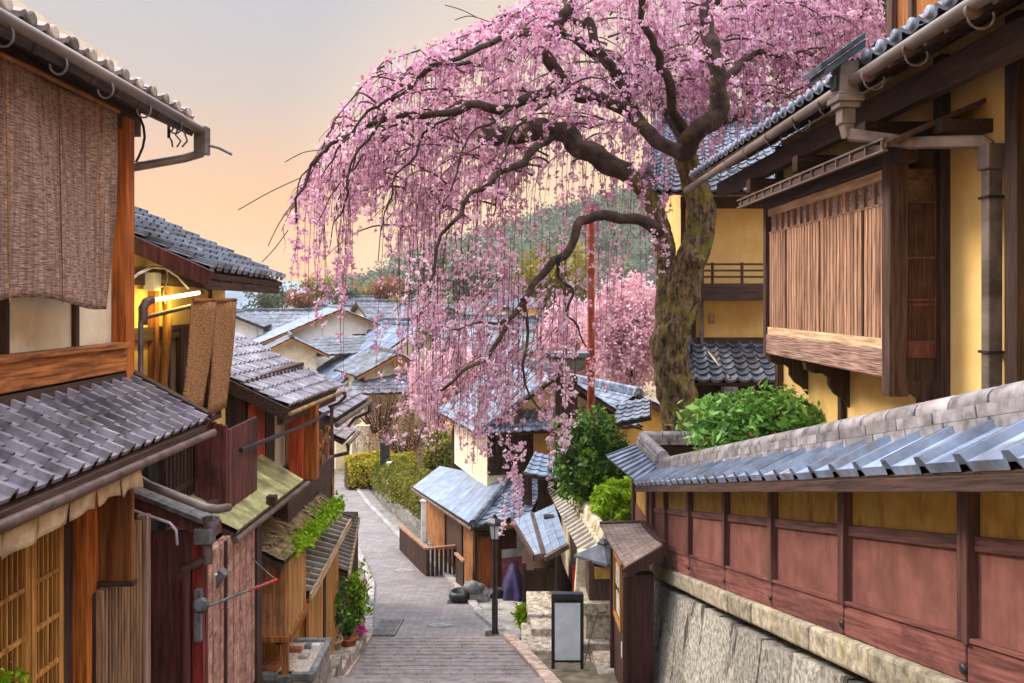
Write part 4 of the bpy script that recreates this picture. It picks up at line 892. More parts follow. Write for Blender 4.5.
# bay window
x0, yn, yf = 4.15, 8.56, 12.5
t = MB(); t.box(x0, 4.7, yn + .05, yf, -.52, 1.42); t.build('bay_core', wood_dark, rh)
t = MB(); t.box(x0 - .07, x0 + .1, yn - .0, yf + .05, -.84, -.53); t.build('bay_sill_beam', wood_weather_y, rh, .02)
t = MB(); t.box(x0 - .05, x0 + .06, yn + .06, yf, -.53, -.42); t.box(x0 - .045, x0 + .05, yn + .06, yf, 1.30, 1.42); t.build('bay_light_rails', wood_pale, rh, .005)
t = MB(); y = yn + .14; i = 0
while y < yf - .06:
    if i % 12 == 5: y += .06
    t.box(x0 - .03, x0 - .005, y, y + .08, -.42, 1.05); y += .1; i += 1
t.build('bay_lattice_boards', wood_lattice, rh, .004)
t = MB()
for i in range(1, 15):
    yy = yn + .14 + (yf - yn - .2) * i / 15; t.box(x0 - .04, x0 - .0, yy - .035, yy + .035, 1.05, 1.3)
t.box(x0 - .035, x0 - .0, yn + .1, yf - .02, 1.03, 1.06); t.build('bay_vent_slats', wood_lattice, rh, .003)
t = MB(); t.box(x0 - .002, x0 + .0, yn + .1, yf - .05, 1.05, 1.3); t.build('bay_vent_backing', M('vent_shade', lin(40, 32, 32), lin(190, 170, 168), 26, rough=.8, tint=0, bump=0), rh)  # dark of the vent openings painted on a flat sheet, with pale spots
t = MB(); t.box(x0 - .045, x0 + .03, 10.32, 10.42, -.42, 1.3); t.build('bay_mullion', wood_lattice, rh, .005)
t = MB(); t.box(x0 - .1, x0 + .1, yn - .14, yn + .05, -1.02, 1.75); t.build('bay_post', wood_dark, rh, .012)
t = MB(); t.box(x0 - .08, x0 + .06, yf, yf + .12, -.9, 1.6); t.build('bay_far_post', wood_dark, rh, .01)
t = MB(); t.box(x0 - .08, x0 + .12, yn - .3, yf + .1, 1.43, 1.66); t.build('bay_head_beam', wood_dark_y, rh, .012)
t = MB(); t.prism([(3.72, yn - .75, 1.49), (4.7, yn - .75, 1.93), (4.7, yn - .75, 1.98), (3.72, yn - .75, 1.54)], (0, yf - yn + 1.0, 0)); br = t.build('bay_roof', wood_dark_y, rh, .004)
t = MB(); y = yn - .7
while y < yf + .2: t.box(3.695, 3.735, y - .012, y + .012, 1.46, 1.585); y += .36
t.box(3.69, 3.74, yn - .75, yf + .25, 1.57, 1.59); t.box(3.69, 3.74, yn - .75, yf + .25, 1.455, 1.475); t.build('bay_roof_battens', gutter_m, br)
# lattice side window of the bay
t = MB(); yb = yn + .0
t.box(4.25, 4.6, yb + .02, yb + .04, -.6, 1.4); t.build('side_backing', M('lattice_room', lin(38, 28, 26), lin(150, 122, 92), 3.5, rough=.5, bump=0, tint=0), rh)  # mottled backing carries the warm lit interior in its colour
t = MB()
for i in range(13): xx = 4.26 + i * .027; t.box(xx, xx + .01, yb - .02, yb + .0, -.45, 1.05)
for z in (-.45, -.05, .0, .45, 1.05, 1.3): t.box(4.25, 4.6, yb - .025, yb + .002, z - .015, z + .015)
t.box(4.25, 4.27, yb - .03, yb + .01, -.6, 1.4); t.box(4.58, 4.6, yb - .03, yb + .01, -.6, 1.4); t.build('side_lattice', M('lattice_brown', lin(84, 50, 38), lin(126, 82, 62), 2, VT, rough=.6, tint=.1), rh, .002)
t = MB(); t.box(4.25, 4.6, yb - .04, yb + .0, -.62, -.46); t.build('side_sill', wood_maroon, rh, .005)
t = MB(); t.box(4.25, 4.62, yb - .03, yb + .0, -.9, -.62); t.build('side_apron', wood_dark, rh, .005)
for (y, w_) in ((yn - .04, .09), (10.9, .09), (yf - .1, .09)):
    pts = [(4.72, 0, -.86), (4.08, 0, -.86), (4.1, 0, -.95), (4.22, 0, -1.0), (4.34, 0, -1.0), (4.42, 0, -1.06), (4.42, 0, -1.16), (4.5, 0, -1.28), (4.62, 0, -1.36), (4.72, 0, -1.5)]
    t = MB(); t.prism([(a, y, c) for a, b, c in pts], (0, w_, 0)); t.build('bay_corbel', wood_dark, rh, .006)
t = MB(); t.box(4.2, 4.72, 7.7, 8.7, 1.62, 1.75); t.build('bay_canopy_arm', wood_dark_y, rh, .008)
t = MB(); t.box(5.6, 9, 4, 11.5, 3.2, 6.5); t.build('upper_storey', wood_mid, rh); t = MB(); t.box(5.52, 5.66, 11.42, 11.58, 3.2, 6.5); t.box(5.54, 5.62, 10.9, 11.0, 3.2, 6.5); t.box(5.54, 5.62, 9.5, 9.65, 3.2, 6.5); t.build('upper_post', wood_dark, rh, split=True)
# rear wing seen past the tree
wg = thing('house_wing', 'set back yellow wing with dark balcony rail and blue tiled gable behind the cherry trunk', 'house', (5.6, 21, -4.7))
d = 21
t = MB(); t.box(4.62, 9, d, d + 2.5, -5, 2.9); t.build('wall', plaster_yellow, wg)
t = MB()
for px in (683, 692): x = (px - CX) / F * d; t.box(x - .06, x + .06, d - .04, d + .02, -1.1, 2.6)
t.box(4.9, 5.0, d - .05, d + .02, -1.1, 0); t.build('wall_post', wood_dark, wg, .006, split=True)
t = MB(); t.box(4.6, 7.2, d - .06, d, -1.22, -.98); t.box(4.6, 7.2, d - .06, d, 2.4, 2.7); t.build('wall_beam', wood_dark_x, wg, .008, split=True)
t = MB(); t.box(4.95, 7.2, d - .75, d - .0, .0, .16); t.box(4.95, 7.2, d - .8, d - .68, -.02, .42); t.build('balcony_base', wood_dark_x, wg, .008)
t = MB()
for z in (.58, .74, .9): t.box(4.95, 7.2, d - .77, d - .72, z - .02, z + .03)
for x in (5.0, 5.25, 6.0, 6.75): t.box(x - .03, x + .03, d - .78, d - .71, .4, .95)
for z in (.58, .74, .9): t.box(4.97, 5.02, d - .7, d - .0, z - .02, z + .03)
t.build('balcony_rail', wood_dark_x, wg, .004)
t = MB(); t.box(5.35, 5.5, d - .05, d, -.62, -.36); t.build('switch_box', pot_beige, wg, .01)
t = MB(); t.tube([(5.14, d - .1, .0), (5.14, d - .1, -1.15), (5.2, d - .5, -1.3), (5.42, d - 1.7, -1.9)], .05, 10); t.build('downpipe', gutter_m, wg)
tl, tm = MB(), MB()
roof_plane(tl, tm, (4.2, 19.2, -1.95), (8.2, 19.2, -1.95), (8.2, d, -1.12), (4.55, d, -1.12), .34, .3, ns=12, amp=.075, step=.05, edge=.07)
tl.build('pent_roof', tile_dark, wg); tm.build('pent_roof_boarding', wood_dark_x, wg)
t = MB(); ridge_run(t, (4.15, 19.15, -1.9), (4.75, d - .1, -1.05), h=.14, r=.09); oni(t, (4.1, 19.05, -1.75), (-.3, -1, 0), .22); t.build('pent_ridge', tile_dark, wg)
t = MB(); t.box(4.4, 8, 19.7, 19.8, -2.3, -2.02); t.box(4.5, 4.62, 19.66, 19.8, -4.5, -2.0); t.box(5.3, 5.4, 19.66, 19.8, -4.5, -2.0); t.build('porch_frame', wood_dark, wg); t = MB(); t.box(4.4, 8, 20.2, 20.3, -4.5, -2.0); t.build('porch_wall', wood_dark, wg)
tl, tm = MB(), MB()
roof_plane(tl, tm, (3.5, 20.1, 2.75), (9.5, 20.1, 2.75), (9.5, 24, 5.3), (4.6, 24, 5.3), .3, .28, ns=10, amp=.06)
tl.build('main_roof', tile_blue, wg); tm.build('main_roof_boarding', wood_dark_x, wg)
t = MB(); ridge_run(t, (3.45, 20.05, 2.85), (4.6, 24, 5.35), h=.25, r=.11); oni(t, (3.45, 20.0, 3.1), (-.3, -1, 0), .35)
ridge_run(t, (4.5, 24, 5.3), (9.5, 24, 5.3), h=.4, r=.12); t.build('roof_ridge', tile_dark, wg)
hu = thing('heat_pump', 'pale ventilation unit standing under the pent roof beside the shrub', 'machine', (5.55, 19.3, -4.0))
t = MB(); c = W(730, 397, 19.3); t.box(c.x - .17, c.x + .17, 19.2, 19.5, c.z - .35, c.z + .25); t.build('case', stone_grey, hu, .02); t = MB(); t.lathe((c.x, 19.19, c.z), [(.13, 0), (.13, .02), (.1, .022)], 16, axis=(0, -1, 0)); t.build('fan_grille', iron, hu)

# ------------------------------------------------------------------ notice booth, sign board, lamp
nb = thing('notice_booth', 'narrow dark brown notice booth with sloping weathered roof at the end of the granite base', 'booth', (2.05, 13.6, g(13.6)))
t = MB(); t.box(1.98, 2.44, 13.1, 13.3, g(13), -4.5); t.build('front_leg', booth_brown, nb, .006)
t = MB(); t.box(1.92, 2.0, 13.0, 13.1, g(13), -4.5); t.box(1.92, 2.0, 14.55, 14.65, g(14), -4.48); t.build('corner_posts', booth_brown, nb, .006)
t = MB(); t.box(1.98, 2.05, 13.3, 14.55, g(14.2), -4.46); t.build('side_panel', booth_brown, nb, .006)
t = MB()
for a, b, c_, e in ((13.45, 13.52, -5.6, -4.45), (14.23, 14.3, -5.6, -4.45), (13.52, 14.23, -5.6, -5.53), (13.52, 14.23, -4.52, -4.45)): t.box(1.93, 1.98, a, b, c_, e)
f_ = t.build('display_frame', wood_gold, nb, .004)
t = MB(); t.box(1.965, 1.985, 13.5, 14.25, -5.55, -4.5); t.build('glass', glass_dark, f_)
for (a, b, c_, e) in ((13.6, 13.85, -4.95, -4.6), (13.9, 14.15, -5.0, -4.62), (13.62, 14.1, -5.45, -5.1)): t = MB(); t.box(1.958, 1.964, a, b, c_, e); t.build('notice', paper, f_)
t = MB(); t.box(1.972, 1.98, 13.5, 13.6, -6.05, -5.8); t.build('small_notice', paper, nb)
t = MB(); a_, b_, c_, d_ = W(626, 570, 12.85), W(663, 546, 12.9), W(641, 525, 15.2), W(600, 526, 15.1); n_ = 8
for i in range(n_):                     # a slightly hollow roof of boards running down to the front
    p = [a_.lerp(b_, i / n_), a_.lerp(b_, (i + .97) / n_), d_.lerp(c_, (i + .97) / n_), d_.lerp(c_, i / n_)]
    for j in range(4):
        f0, f1 = j / 4, (j + 1) / 4; sg = lambda f: V(0, 0, -.05 * math.sin(math.pi * f))
        t.prism([p[0].lerp(p[3], f0) + sg(f0), p[1].lerp(p[2], f0) + sg(f0), p[1].lerp(p[2], f1) + sg(f1), p[0].lerp(p[3], f1) + sg(f1)], (0, 0, .05), .4 + .03 * i)
t.build('roof', M('booth_roof', lin(112, 94, 86), lin(146, 126, 116), 3, (1, 4, 4), rough=.75, tint=.1, dirt=lin(176, 160, 148), dsc=3, dlo=.55, dhi=.8), nb, .01)
t = MB(); t.beam(a_ + V(-.03, -.04, -.04), b_ + V(.03, -.04, -.04), .06, .17); t.beam(b_ + V(.02, 0, .0), c_ + V(.02, 0, .02), .09, .14); t.beam(d_ + V(0, 0, .03), c_ + V(0, 0, .03), .1, .1); t.build('roof_edge', booth_brown, nb, .008)
sb2 = thing('sign_board', 'white blank sign panel in a black stand at the foot of the stone steps', 'sign', (1.17, 15, g(15)))
a0 = W(553, 0, 15).x; a1 = W(582, 0, 15).x; zt, zb = W(0, 594, 15).z, g(15) - .25
t = MB()
for x in (a0, a1): t.box(x - .03, x + .03, 14.97, 15.03, zb, zt)
t.box(a0 + .03, a1 - .03, 14.98, 15.02, zt - .16, zt - .11); t.box(a0 + .03, a1 - .03, 14.98, 15.02, -6.79, -6.74); t.build('frame', iron, sb2, .005)
t = MB(); t.box(a0 + .035, a1 - .035, 14.96, 15.03, -6.74, zt - .16); t.build('panel', panel_white, sb2, .006)
t = MB(); t.box(a0 - .02, a1 + .02, 14.93, 15.07, zt - .1, zt + .03); t.build('lamp_hood', iron, sb2, .02)
ln = thing('street_lamp', 'slim black street lamp with a glazed square lantern standing on the kerb', 'lamp', (-.23, 18, g(18)))
z0 = g(18); x = -.23
t = MB(); t.lathe((x, 18, z0), [(.09, 0), (.09, .08), (.07, .1), (.07, .75), (.05, .82), (.045, 2.1), (.06, 2.12), (.06, 2.16)], 14); t.build('pole', iron, ln)
b1, b2, zl, zh = .095, .13, z0 + 2.14, z0 + 2.5
t = MB(); t.prism([(x - b1, 18 - b1, zl), (x + b1, 18 - b1, zl), (x + b1, 18 + b1, zl), (x - b1, 18 + b1, zl)], (0, 0, .035))
for sx in (-1, 1):
    for sy in (-1, 1): t.beam((x + sx * b1, 18 + sy * b1, zl + .03), (x + sx * b2, 18 + sy * b2, zh), .028, .028)
for q in (-1, 1):
    t.beam((x + q * b2, 18 - b2, zh), (x + q * b2, 18 + b2, zh), .03, .03); t.beam((x - b2, 18 + q * b2, zh), (x + b2, 18 + q * b2, zh), .03, .028); t.beam((x, 18 + q * b1, zl + .03), (x, 18 + q * b2, zh), .02, .02)
t.build('lantern_frame', iron, ln)
t = MB(); t.hexa([(x - b1 + .01, 18 - b1 + .01, zl + .035), (x + b1 - .01, 18 - b1 + .01, zl + .035), (x + b1 - .01, 18 + b1 - .01, zl + .035), (x - b1 + .01, 18 + b1 - .01, zl + .035), (x - b2 + .01, 18 - b2 + .01, zh - .02), (x + b2 - .01, 18 - b2 + .01, zh - .02), (x + b2 - .01, 18 + b2 - .01, zh - .02), (x - b2 + .01, 18 + b2 - .01, zh - .02)]); t.build('glass', panel_white, ln)
t = MB(); t.lathe((x, 18, zh + .01), [(.23, 0), (.2, .04), (.06, .12), (.025, .2)], 4); t.build('cap', iron, ln)
t = MB(); t.box(x - .22, x - .06, 17.75, 17.95, z0 - .05, z0 + .2); tag(t.build('stone_bollard', stone_grey, None, .02, origin=(x - .14, 17.85, z0)), 'low dark stone block touching the foot of the black street lamp', 'stone')

# stone steps to the side entrance, plaster garden wall, small gate
t = MB()
for i, (xa, xb, ya, yb, h) in enumerate([(.35, 1.1, 16.2, 17.6, .22), (.55, 1.6, 16.9, 18.1, .5), (.5, 1.35, 17.5, 18.9, .7), (1.2, 2.4, 15.4, 16.6, .15), (1.45, 2.6, 15.8, 17.2, .45), (1.7, 2.6, 14.6, 15.6, .1)]):
    zt = g((ya + yb) / 2) + h; x = xa
    while x < xb - .05:
        w = min(random.uniform(.4, .7), xb - x); t.box(x, x + w - .008, ya, yb, zt - 1.2, zt + random.uniform(-.006, .006)); x += w
tag(t.build('stone_stair', stone, None, .03, origin=(1.2, 17, g(17))), 'broad uneven stone steps rising from the lane behind the white sign panel', 'steps')
gw = thing('garden_wall', 'cream plaster garden wall with a striped tile coping running down the slope', 'wall', (1.6, 20, g(20)))
A_, B_ = V(1.86, 17.2, -5.45), V(1.42, 24, -5.5)
t = MB(); t.prism([(1.95, 17.2, g(17)), (2.25, 17.2, g(17)), (2.15, 17.2, -5.2), (1.98, 17.2, -5.2)], (B_ - A_) + V(0, 0, 0)); t.build('wall', plaster_old, gw)
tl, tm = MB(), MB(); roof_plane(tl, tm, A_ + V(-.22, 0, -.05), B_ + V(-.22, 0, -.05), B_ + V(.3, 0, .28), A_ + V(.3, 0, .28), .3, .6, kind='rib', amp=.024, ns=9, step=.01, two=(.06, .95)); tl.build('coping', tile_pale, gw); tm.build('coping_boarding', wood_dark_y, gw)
t = MB(); ridge_run(t, A_ + V(.34, 0, .26), B_ + V(.34, 0, .26), w=.26, h=.12, r=.1, seg=.5); t.build('ridge', plaster_old, gw)
t = MB(); t.prism([W(578, 552, 17), W(600, 552, 17), W(607, 642, 17), W(571, 642, 17)], (0, .22, 0)); t.build('end_buttress', plaster_old, gw, .01)
gs = thing('gate_hut', 'little dark timber gate hut with a pyramid tile cap on a stone plinth', 'gate', (2.0, 16.3, g(16)))
c = V(2.02, 16.4, 0); zt = W(0, 552, 16.4).z
t = MB(); t.box(c.x - .33, c.x + .4, 16.1, 16.8, -6.05, zt - .08); t.build('body', wood_dark, gs, .01)
t = MB(); t.box(c.x - .22, c.x + .28, 16.06, 16.1, -5.6, zt - .2); t.build('upper_panel', plaster_ochre, gs)
t = MB(); t.lathe((c.x, 16.45, zt - .12), [(.62, 0), (.6, .05), (.1, .26), (.12, .3), (.05, .38)], 4); t.build('roof', tile_dark, gs)
t = MB(); t.box(c.x - .45, c.x + .6, 15.95, 16.9, -6.3, -6.05); t.box(c.x - .4, c.x + .55, 16.0, 16.9, g(16.5) - .6, -6.3); t.build('plinth', stone_cap, gs, .02)
t = MB(); t.box(2.28, 2.5, 15.7, 16.0, -6.05, -5.75); t.box(2.34, 2.55, 15.72, 16.02, -5.75, -5.45); tag(t.build('stacked_stones', stone_cap, None, .02, origin=(2.4, 15.85, -6.05)), 'two squared yellowish stones stacked between the gate hut and notice booth', 'stones')
t = MB(); t.box(2.2, 2.6, 15.6, 16.05, g(15.8) - .3, -6.05); tag(t.build('stone_block', stone, None, .02, origin=(2.4, 15.8, g(15.8))), 'big rough stone block under the stacked yellowish stones', 'stone')
t = MB(); t.tube([W(607, 612, 15.9), W(598, 613, 15.9), W(594, 625, 15.8), W(588, 645, 15.6), W(584, 668, 15.2)], .012, 6); tag(t.build('black_cable', iron, origin=tuple(W(595, 640, 15.6))), 'thin black cable hanging from the stone plinth to the white sign panel', 'cable')
# lean-to shed with bluish metal roofs
ls = thing('lean_to_shed', 'dark timber shed with two bluish sheet metal roofs below the garden wall', 'shed', (.8, 20, g(20)))
def quadroof(nm, P, parent, mat, kind='seam', cw=.22, rl=.5):
    tl, tm = MB(), MB(); P = [Vector(p) for p in P]; roof_plane(tl, tm, *P, cw, rl, kind=kind, amp=.012, step=.006, jit=.002, th=.05); o = tl.build(nm, mat, parent); tm.build(nm + '_boarding', wood_dark, parent); return o
quadroof('metal_roof', [W(545, 555, 18.5), W(567, 543, 18.9), W(554, 504, 21.8), W(532, 514, 21.4)], ls, metal_blue)
quadroof('metal_roof', [W(534, 555, 19.0), W(544, 553, 18.7), W(532, 512, 21.6), W(513, 519, 21.8)], ls, metal_blue)
for (a, b) in ((W(534, 558, 18.95), W(545, 556, 18.65)), (W(512, 520, 21.8), W(534, 558, 18.9))):
    t = MB(); t.beam(a, b, .06, .14); t.build('fascia', wood_dark, ls, .005)
for (a, b) in ((W(532, 514, 21.5), W(544, 556, 18.5)), (W(545, 559, 18.4), W(568, 546, 18.8))):
    t = MB(); t.beam(a, b, .09, .12); t.build('valley_gutter', gutter_dk, ls, .01)
t = MB(); t.box(.46, 1.45, 19.6, 21.4, g(20) - .2, -6.62); t.build('wall', wood_dark, ls)
t = MB(); t.box(.75, 1.2, 19.5, 19.58, g(19.5), -6.62); t.build('door', M('shed_door', lin(64, 48, 34), lin(104, 84, 58), 2, VT, rough=.7), ls, .006)
t = MB(); t.box(.7, 1.25, 19.46, 19.62, -6.62, -6.52); t.box(1.27, 1.36, 19.45, 19.6, g(19.5), -6.3); t.box(.42, .52, 19.45, 19.58, g(19.5), -6.4); t.build('door_frame', wood_dark, ls, .006)
for (px, py) in ((549, 522), (556, 530)): 
    c = W(px, py, 20.9); t = MB(); t.box(c.x - .1, c.x + .1, c.y - .1, c.y + .1, c.z - .15, c.z + .12); t.box(c.x - .14, c.x + .14, c.y - .14, c.y + .14, c.z + .12, c.z + .17); t.build('roof_vent', iron, ls, .01)
t = MB(); t.tube([W(556, 556, 18.3), W(556, 606, 18.3), W(552, 612, 18.2)], .03, 8); t.build('downpipe', iron, ls)
t = MB(); t.beam(W(575, 565, 19), W(575, 592, 19), .14, .03); tag(t.build('red_banner', bumper_red, None, .004, origin=tuple(W(575, 580, 19))), 'narrow red hanging banner beside the metal roofed shed', 'banner')
P = np.array([W(521, 615, 17.9)]) + RNG.normal(size=(160, 3)) * (.06, .06, .11); tag(quads('fern_tuft', P, .05, leaf_bright, aspect=1.8, origin=(.36, 17.9, -7.1)), 'small bright green fern tuft by the stone steps', 'plant')
# ------------------------------------------------------------------ corner shop house with the bluish metal pent roof
rd = V(-.314, .949, 0); rn = V(.949, .314, 0)
hs = thing('corner_shop', 'two storey timber corner shop with wide bluish metal pent roof and cream upper wall', 'house', (.6, 26, g(25)))
c0 = V(-.81, 23.2, 0); E = lambda a, b, z: c0 + rn * a + rd * b + V(0, 0, z)
t = MB(); t.prism([E(.0, 0, g(23)), E(4.6, 0, g(23)), E(4.6, 0, -6.8), E(0, 0, -6.8)], rd * 6.6); t.prism([E(0, 0, -6.8), E(4.6, 0, -6.8), E(4.6, 0, -6.25), E(.2, 0, -6.25)], rd * .2); t.build('ground_floor_wall', wood_mid, hs)
t = MB()
for i in range(9): t.prism([E(-.04, 3.6 + i * .33, g(25)), E(0, 3.6 + i * .33, g(25)), E(0, 3.6 + i * .33, -6.86), E(-.04, 3.6 + i * .33, -6.86)], rd * .31)
for i in range(3): t.prism([E(-.04, .3 + i * .36, g(24)), E(0, .3 + i * .36, g(24)), E(0, .3 + i * .36, -6.72), E(-.04, .3 + i * .36, -6.72)], rd * .34)
t.build('street_board', ply, hs, .006, split=True)
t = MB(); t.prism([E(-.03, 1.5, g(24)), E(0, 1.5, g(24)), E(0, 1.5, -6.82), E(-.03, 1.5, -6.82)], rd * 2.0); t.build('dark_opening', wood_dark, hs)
for b in (0, 1.45, 3.55): t = MB(); t.prism([E(-.07, b, g(23)), E(.06, b, g(23)), E(.06, b, -6.7), E(-.07, b, -6.7)], rd * .1); t.build('post', wood_dark, hs, .006)
t = MB(); t.prism([E(.12, -.05, g(23)), E(.62, -.05, g(23)), E(.62, -.05, -6.9), E(.12, -.05, -6.9)], rd * .04); d_ = t.build('door', wood_orange, hs, .005)
t = MB(); t.prism([E(.56, -.08, g(23) + .75), E(.59, -.08, g(23) + .75), E(.59, -.08, g(23) + .95), E(.56, -.08, g(23) + .95)], rd * .03); t.build('handle', iron, d_)
t = MB(); t.prism([E(.62, -.08, g(23)), E(.72, -.08, g(23)), E(.72, -.08, -6.4), E(.62, -.08, -6.4)], rd * .1); t.prism([E(0, -.1, -6.85), E(2, -.1, -6.85), E(2, -.1, -6.72), E(0, -.1, -6.72)], rd * .1); t.build('door_frame', wood_dark, hs, .006)
t = MB(); t.prism([E(.75, -.03, -6.7), E(1.9, -.03, -6.7), E(1.9, -.03, -6.3), E(.75, -.03, -6.3)], rd * .03); t.build('transom_panel', plaster_yellow, hs)
for (z0, z1, mt, nm) in ((g(23), -7.55, poster_pink, 'pink_dado'), (-7.55, -7.3, white_paint, 'white_band'), (-7.3, -6.72, wood_maroon, 'maroon_shutter')):
    t = MB(); t.prism([E(.74, -.04, z0), E(2.0, -.04, z0), E(2.0, -.04, z1), E(.74, -.04, z1)], rd * .04); t.build(nm, mt, hs)
t = MB(); t.prism([E(1.35, -.08, -7.38), E(1.95, -.08, -7.38), E(1.95, -.08, -6.78), E(1.35, -.08, -6.78)], rd * .03); t.build('poster', poster_blue, hs)
t = MB(); t.prism([E(1.2, -.085, -7.3), E(1.36, -.085, -7.3), E(1.36, -.085, -6.8), E(1.2, -.085, -6.8)], rd * .03); t.build('white_notice', white_paint, hs)
# pent roofs: metal on the street side, tiles to the front, a hip ridge between
n1, f1 = W(474, 526, 22.4), W(413, 487, 29); n2, f2 = W(511, 480, 25.2), W(440, 466, 30.2)
tl, tm = MB(), MB(); roof_plane(tl, tm, f1, n1, n2, f2, .45, 1.2, kind='seam', amp=.012, step=.004, jit=.001, ns=10, th=.06); tl.build('metal_pent_roof', metal_blue, hs); tm.build('metal_pent_boarding', wood_dark, hs)
tl, tm = MB(), MB(); roof_plane(tl, tm, n1, W(530, 515, 22.4), W(548, 476, 25), n2, .3, .3, ns=8, amp=.05); tl.build('tiled_pent_roof', tile_blue, hs); tm.build('tiled_pent_boarding', wood_dark, hs)
t = MB(); ridge_run(t, n1 + V(0, .05, .04), n2 + V(0, 0, .06), w=.2, h=.08, r=.07); oni(t, n1 + V(0, -.03, .12), (-.2, -1, 0), .16); t.build('hip_ridge', tile_dark, hs)
t = MB(); t.tube([n1 + V(-.06, -.1, -.08), f1 + V(-.06, 0, -.08)], .045, 8); t.build('gutter', gutter_dk, hs)
# upper storey
U0 = V(-.57, 25.5, 0); U = lambda a, b, z: U0 + rn * a + rd * b + V(0, 0, z)
t = MB(); t.prism([U(0, 0, -6), U(4.4, 0, -6), U(4.4, 0, -3.9), U(2.2, 0, -2.6), U(0, 0, -3.9)], rd * 4.1); t.build('upper_wall', plaster_cream, hs)
lat = MB()
for i in range(19): lat.prism([U(.08 + i * .07, -.06, -5.55), U(.12 + i * .07, -.06, -5.55), U(.12 + i * .07, -.06, -4.05), U(.08 + i * .07, -.06, -4.05)], rd * .04)
for z in (-5.55, -5.05, -4.55, -4.05): lat.prism([U(.02, -.08, z), U(1.42, -.08, z), U(1.42, -.08, z + .05), U(.02, -.08, z + .05)], rd * .06)
lat.build('lattice_window', wood_dark, hs); t = MB(); t.prism([U(.0, -.02, -5.6), U(1.45, -.02, -5.6), U(1.45, -.02, -4.0), U(.0, -.02, -4.0)], rd * .015); t.build('lattice_backing', M('lattice_back', lin(70, 56, 46), lin(104, 88, 72), 3), hs)
t = MB(); t.prism([U(1.5, -.03, -5.6), U(2.6, -.03, -5.6), U(2.6, -.03, -4.0), U(1.5, -.03, -4.0)], rd * .03); t.build('upper_panel', plaster_yellow, hs)
for a in (1.45, 2.6): t = MB(); t.prism([U(a, -.06, -5.7), U(a + .1, -.06, -5.7), U(a + .1, -.06, -3.9), U(a, -.06, -3.9)], rd * .06); t.build('upper_post', wood_dark, hs)
tl, tm = MB(), MB(); zo = -4.02
roof_plane(tl, tm, U(-.55, 4.6, zo - .1), U(-.55, -.7, zo - .1), U(2.2, -.7, -2.35), U(2.2, 4.6, -2.35), .3, .3, ns=8, amp=.05)
roof_plane(tl, tm, U(5.2, -.7, zo - .2), U(5.2, 4.6, zo - .2), U(2.2, 4.6, -2.35), U(2.2, -.7, -2.35), .3, .3, ns=8, amp=.05)
roof_plane(tl, tm, U(-.4, -1.0, -4.08), U(4.8, -1.0, -4.08), U(4.8, .0, -3.55), U(.6, .0, -3.55), .3, .3, ns=8, amp=.05)
tl.build('upper_roof', tile_blue, hs); tm.build('upper_roof_boarding', wood_dark, hs)
t = MB(); ridge_run(t, U(2.2, -.8, -2.32), U(2.2, 4.6, -2.32), h=.2, r=.09); ridge_run(t, U(-.45, -.75, -4.05), U(2.1, -.75, -2.4), w=.2, h=.06, r=.07); oni(t, U(2.2, -.85, -2.1), -rd, .22); t.build('ridge', tile_dark, hs)
# small roof and post to its right
tl, tm = MB(), MB(); roof_plane(tl, tm, W(524, 473, 22.5), W(565, 480, 22.5), W(560, 458, 24), W(535, 452, 24), .28, .3, ns=6, amp=.03); tl.build('side_roof', metal_blue, hs); tm.build('side_roof_boarding', wood_dark, hs)
t = MB(); t.box(.95, 1.25, 23.1, 23.4, -6.3, -4.9); t.box(.5, .78, 23.0, 23.1, -6.2, -4.95); t.build('side_post', wood_dark, hs)
# balcony-like fence in front, railing panels
fc = thing('timber_fence', 'dark slatted timber fence along the street side of the corner shop', 'fence', tuple(E(-.9, 4, g(27))))
t = MB()
for i in range(30): b = 2.4 + i * .15; q = E(-.95, b, 0); z = g(q.y); t.prism([E(-.97, b, z), E(-.93, b, z), E(-.93, b, z + .85), E(-.97, b, z + .85)], rd * .1)
for i in range(7): a = -.95 + i * .14; q = E(a, 2.35, 0); z = g(q.y); t.prism([E(a, 2.35, z), E(a + .09, 2.35, z), E(a + .09, 2.35, z + .85), E(a, 2.35, z + .85)], rd * .04)
t.build('slats', wood_dark, fc, .004)
t = MB(); q0, q1 = E(-.95, 2.35, 0), E(-.95, 6.9, 0); t.beam(q0 + V(0, 0, g(q0.y) + .9), q1 + V(0, 0, g(q1.y) + .9), .12, .07); q2 = E(0, 2.35, 0); t.beam(q0 + V(0, 0, g(q0.y) + .9), q2 + V(0, 0, g(q0.y) + .9), .12, .07); t.build('top_rail', wood_lattice, fc, .006)
f2 = thing('screen_panel', 'short dark slatted panel standing by the boulders before the shop door', 'fence', tuple(E(-.25, -.3, g(23))))
t = MB()
for i in range(6): t.prism([E(-.45, -.1 + i * .14, g(23)), E(-.41, -.1 + i * .14, g(23)), E(-.41, -.1 + i * .14, g(23) + .85), E(-.45, -.1 + i * .14, g(23) + .85)], rd * .11)
t.build('slats', wood_dark, f2, .004); t = MB(); t.beam(E(-.43, -.12, g(23) + .88), E(-.43, .78, g(23) + .84), .1, .06); t.build('top_rail', wood_lattice, f2, .005)
for i, (px, py, r, sd, mt, lab, nm) in enumerate([(478, 597, .33, 1, stone_grey, 'large rounded grey boulder before the corner shop door', 'boulder'), (484, 604, .26, 5, stone, 'brownish boulder leaning against the larger grey one', 'boulder'), (474, 588, .28, 9, stone_grey, 'flat topped boulder at the back of the boulder group', 'boulder'), (484, 592, .17, 4, ridge_pale, 'small pale round stone lying on the boulders', 'boulder')]):
    c = W(px, py, 21.6); t = MB(); t.rock(c, r, sd); tag(t.build(nm, mt, None, origin=tuple(c)), lab, 'boulder', 'boulders by the shop door')
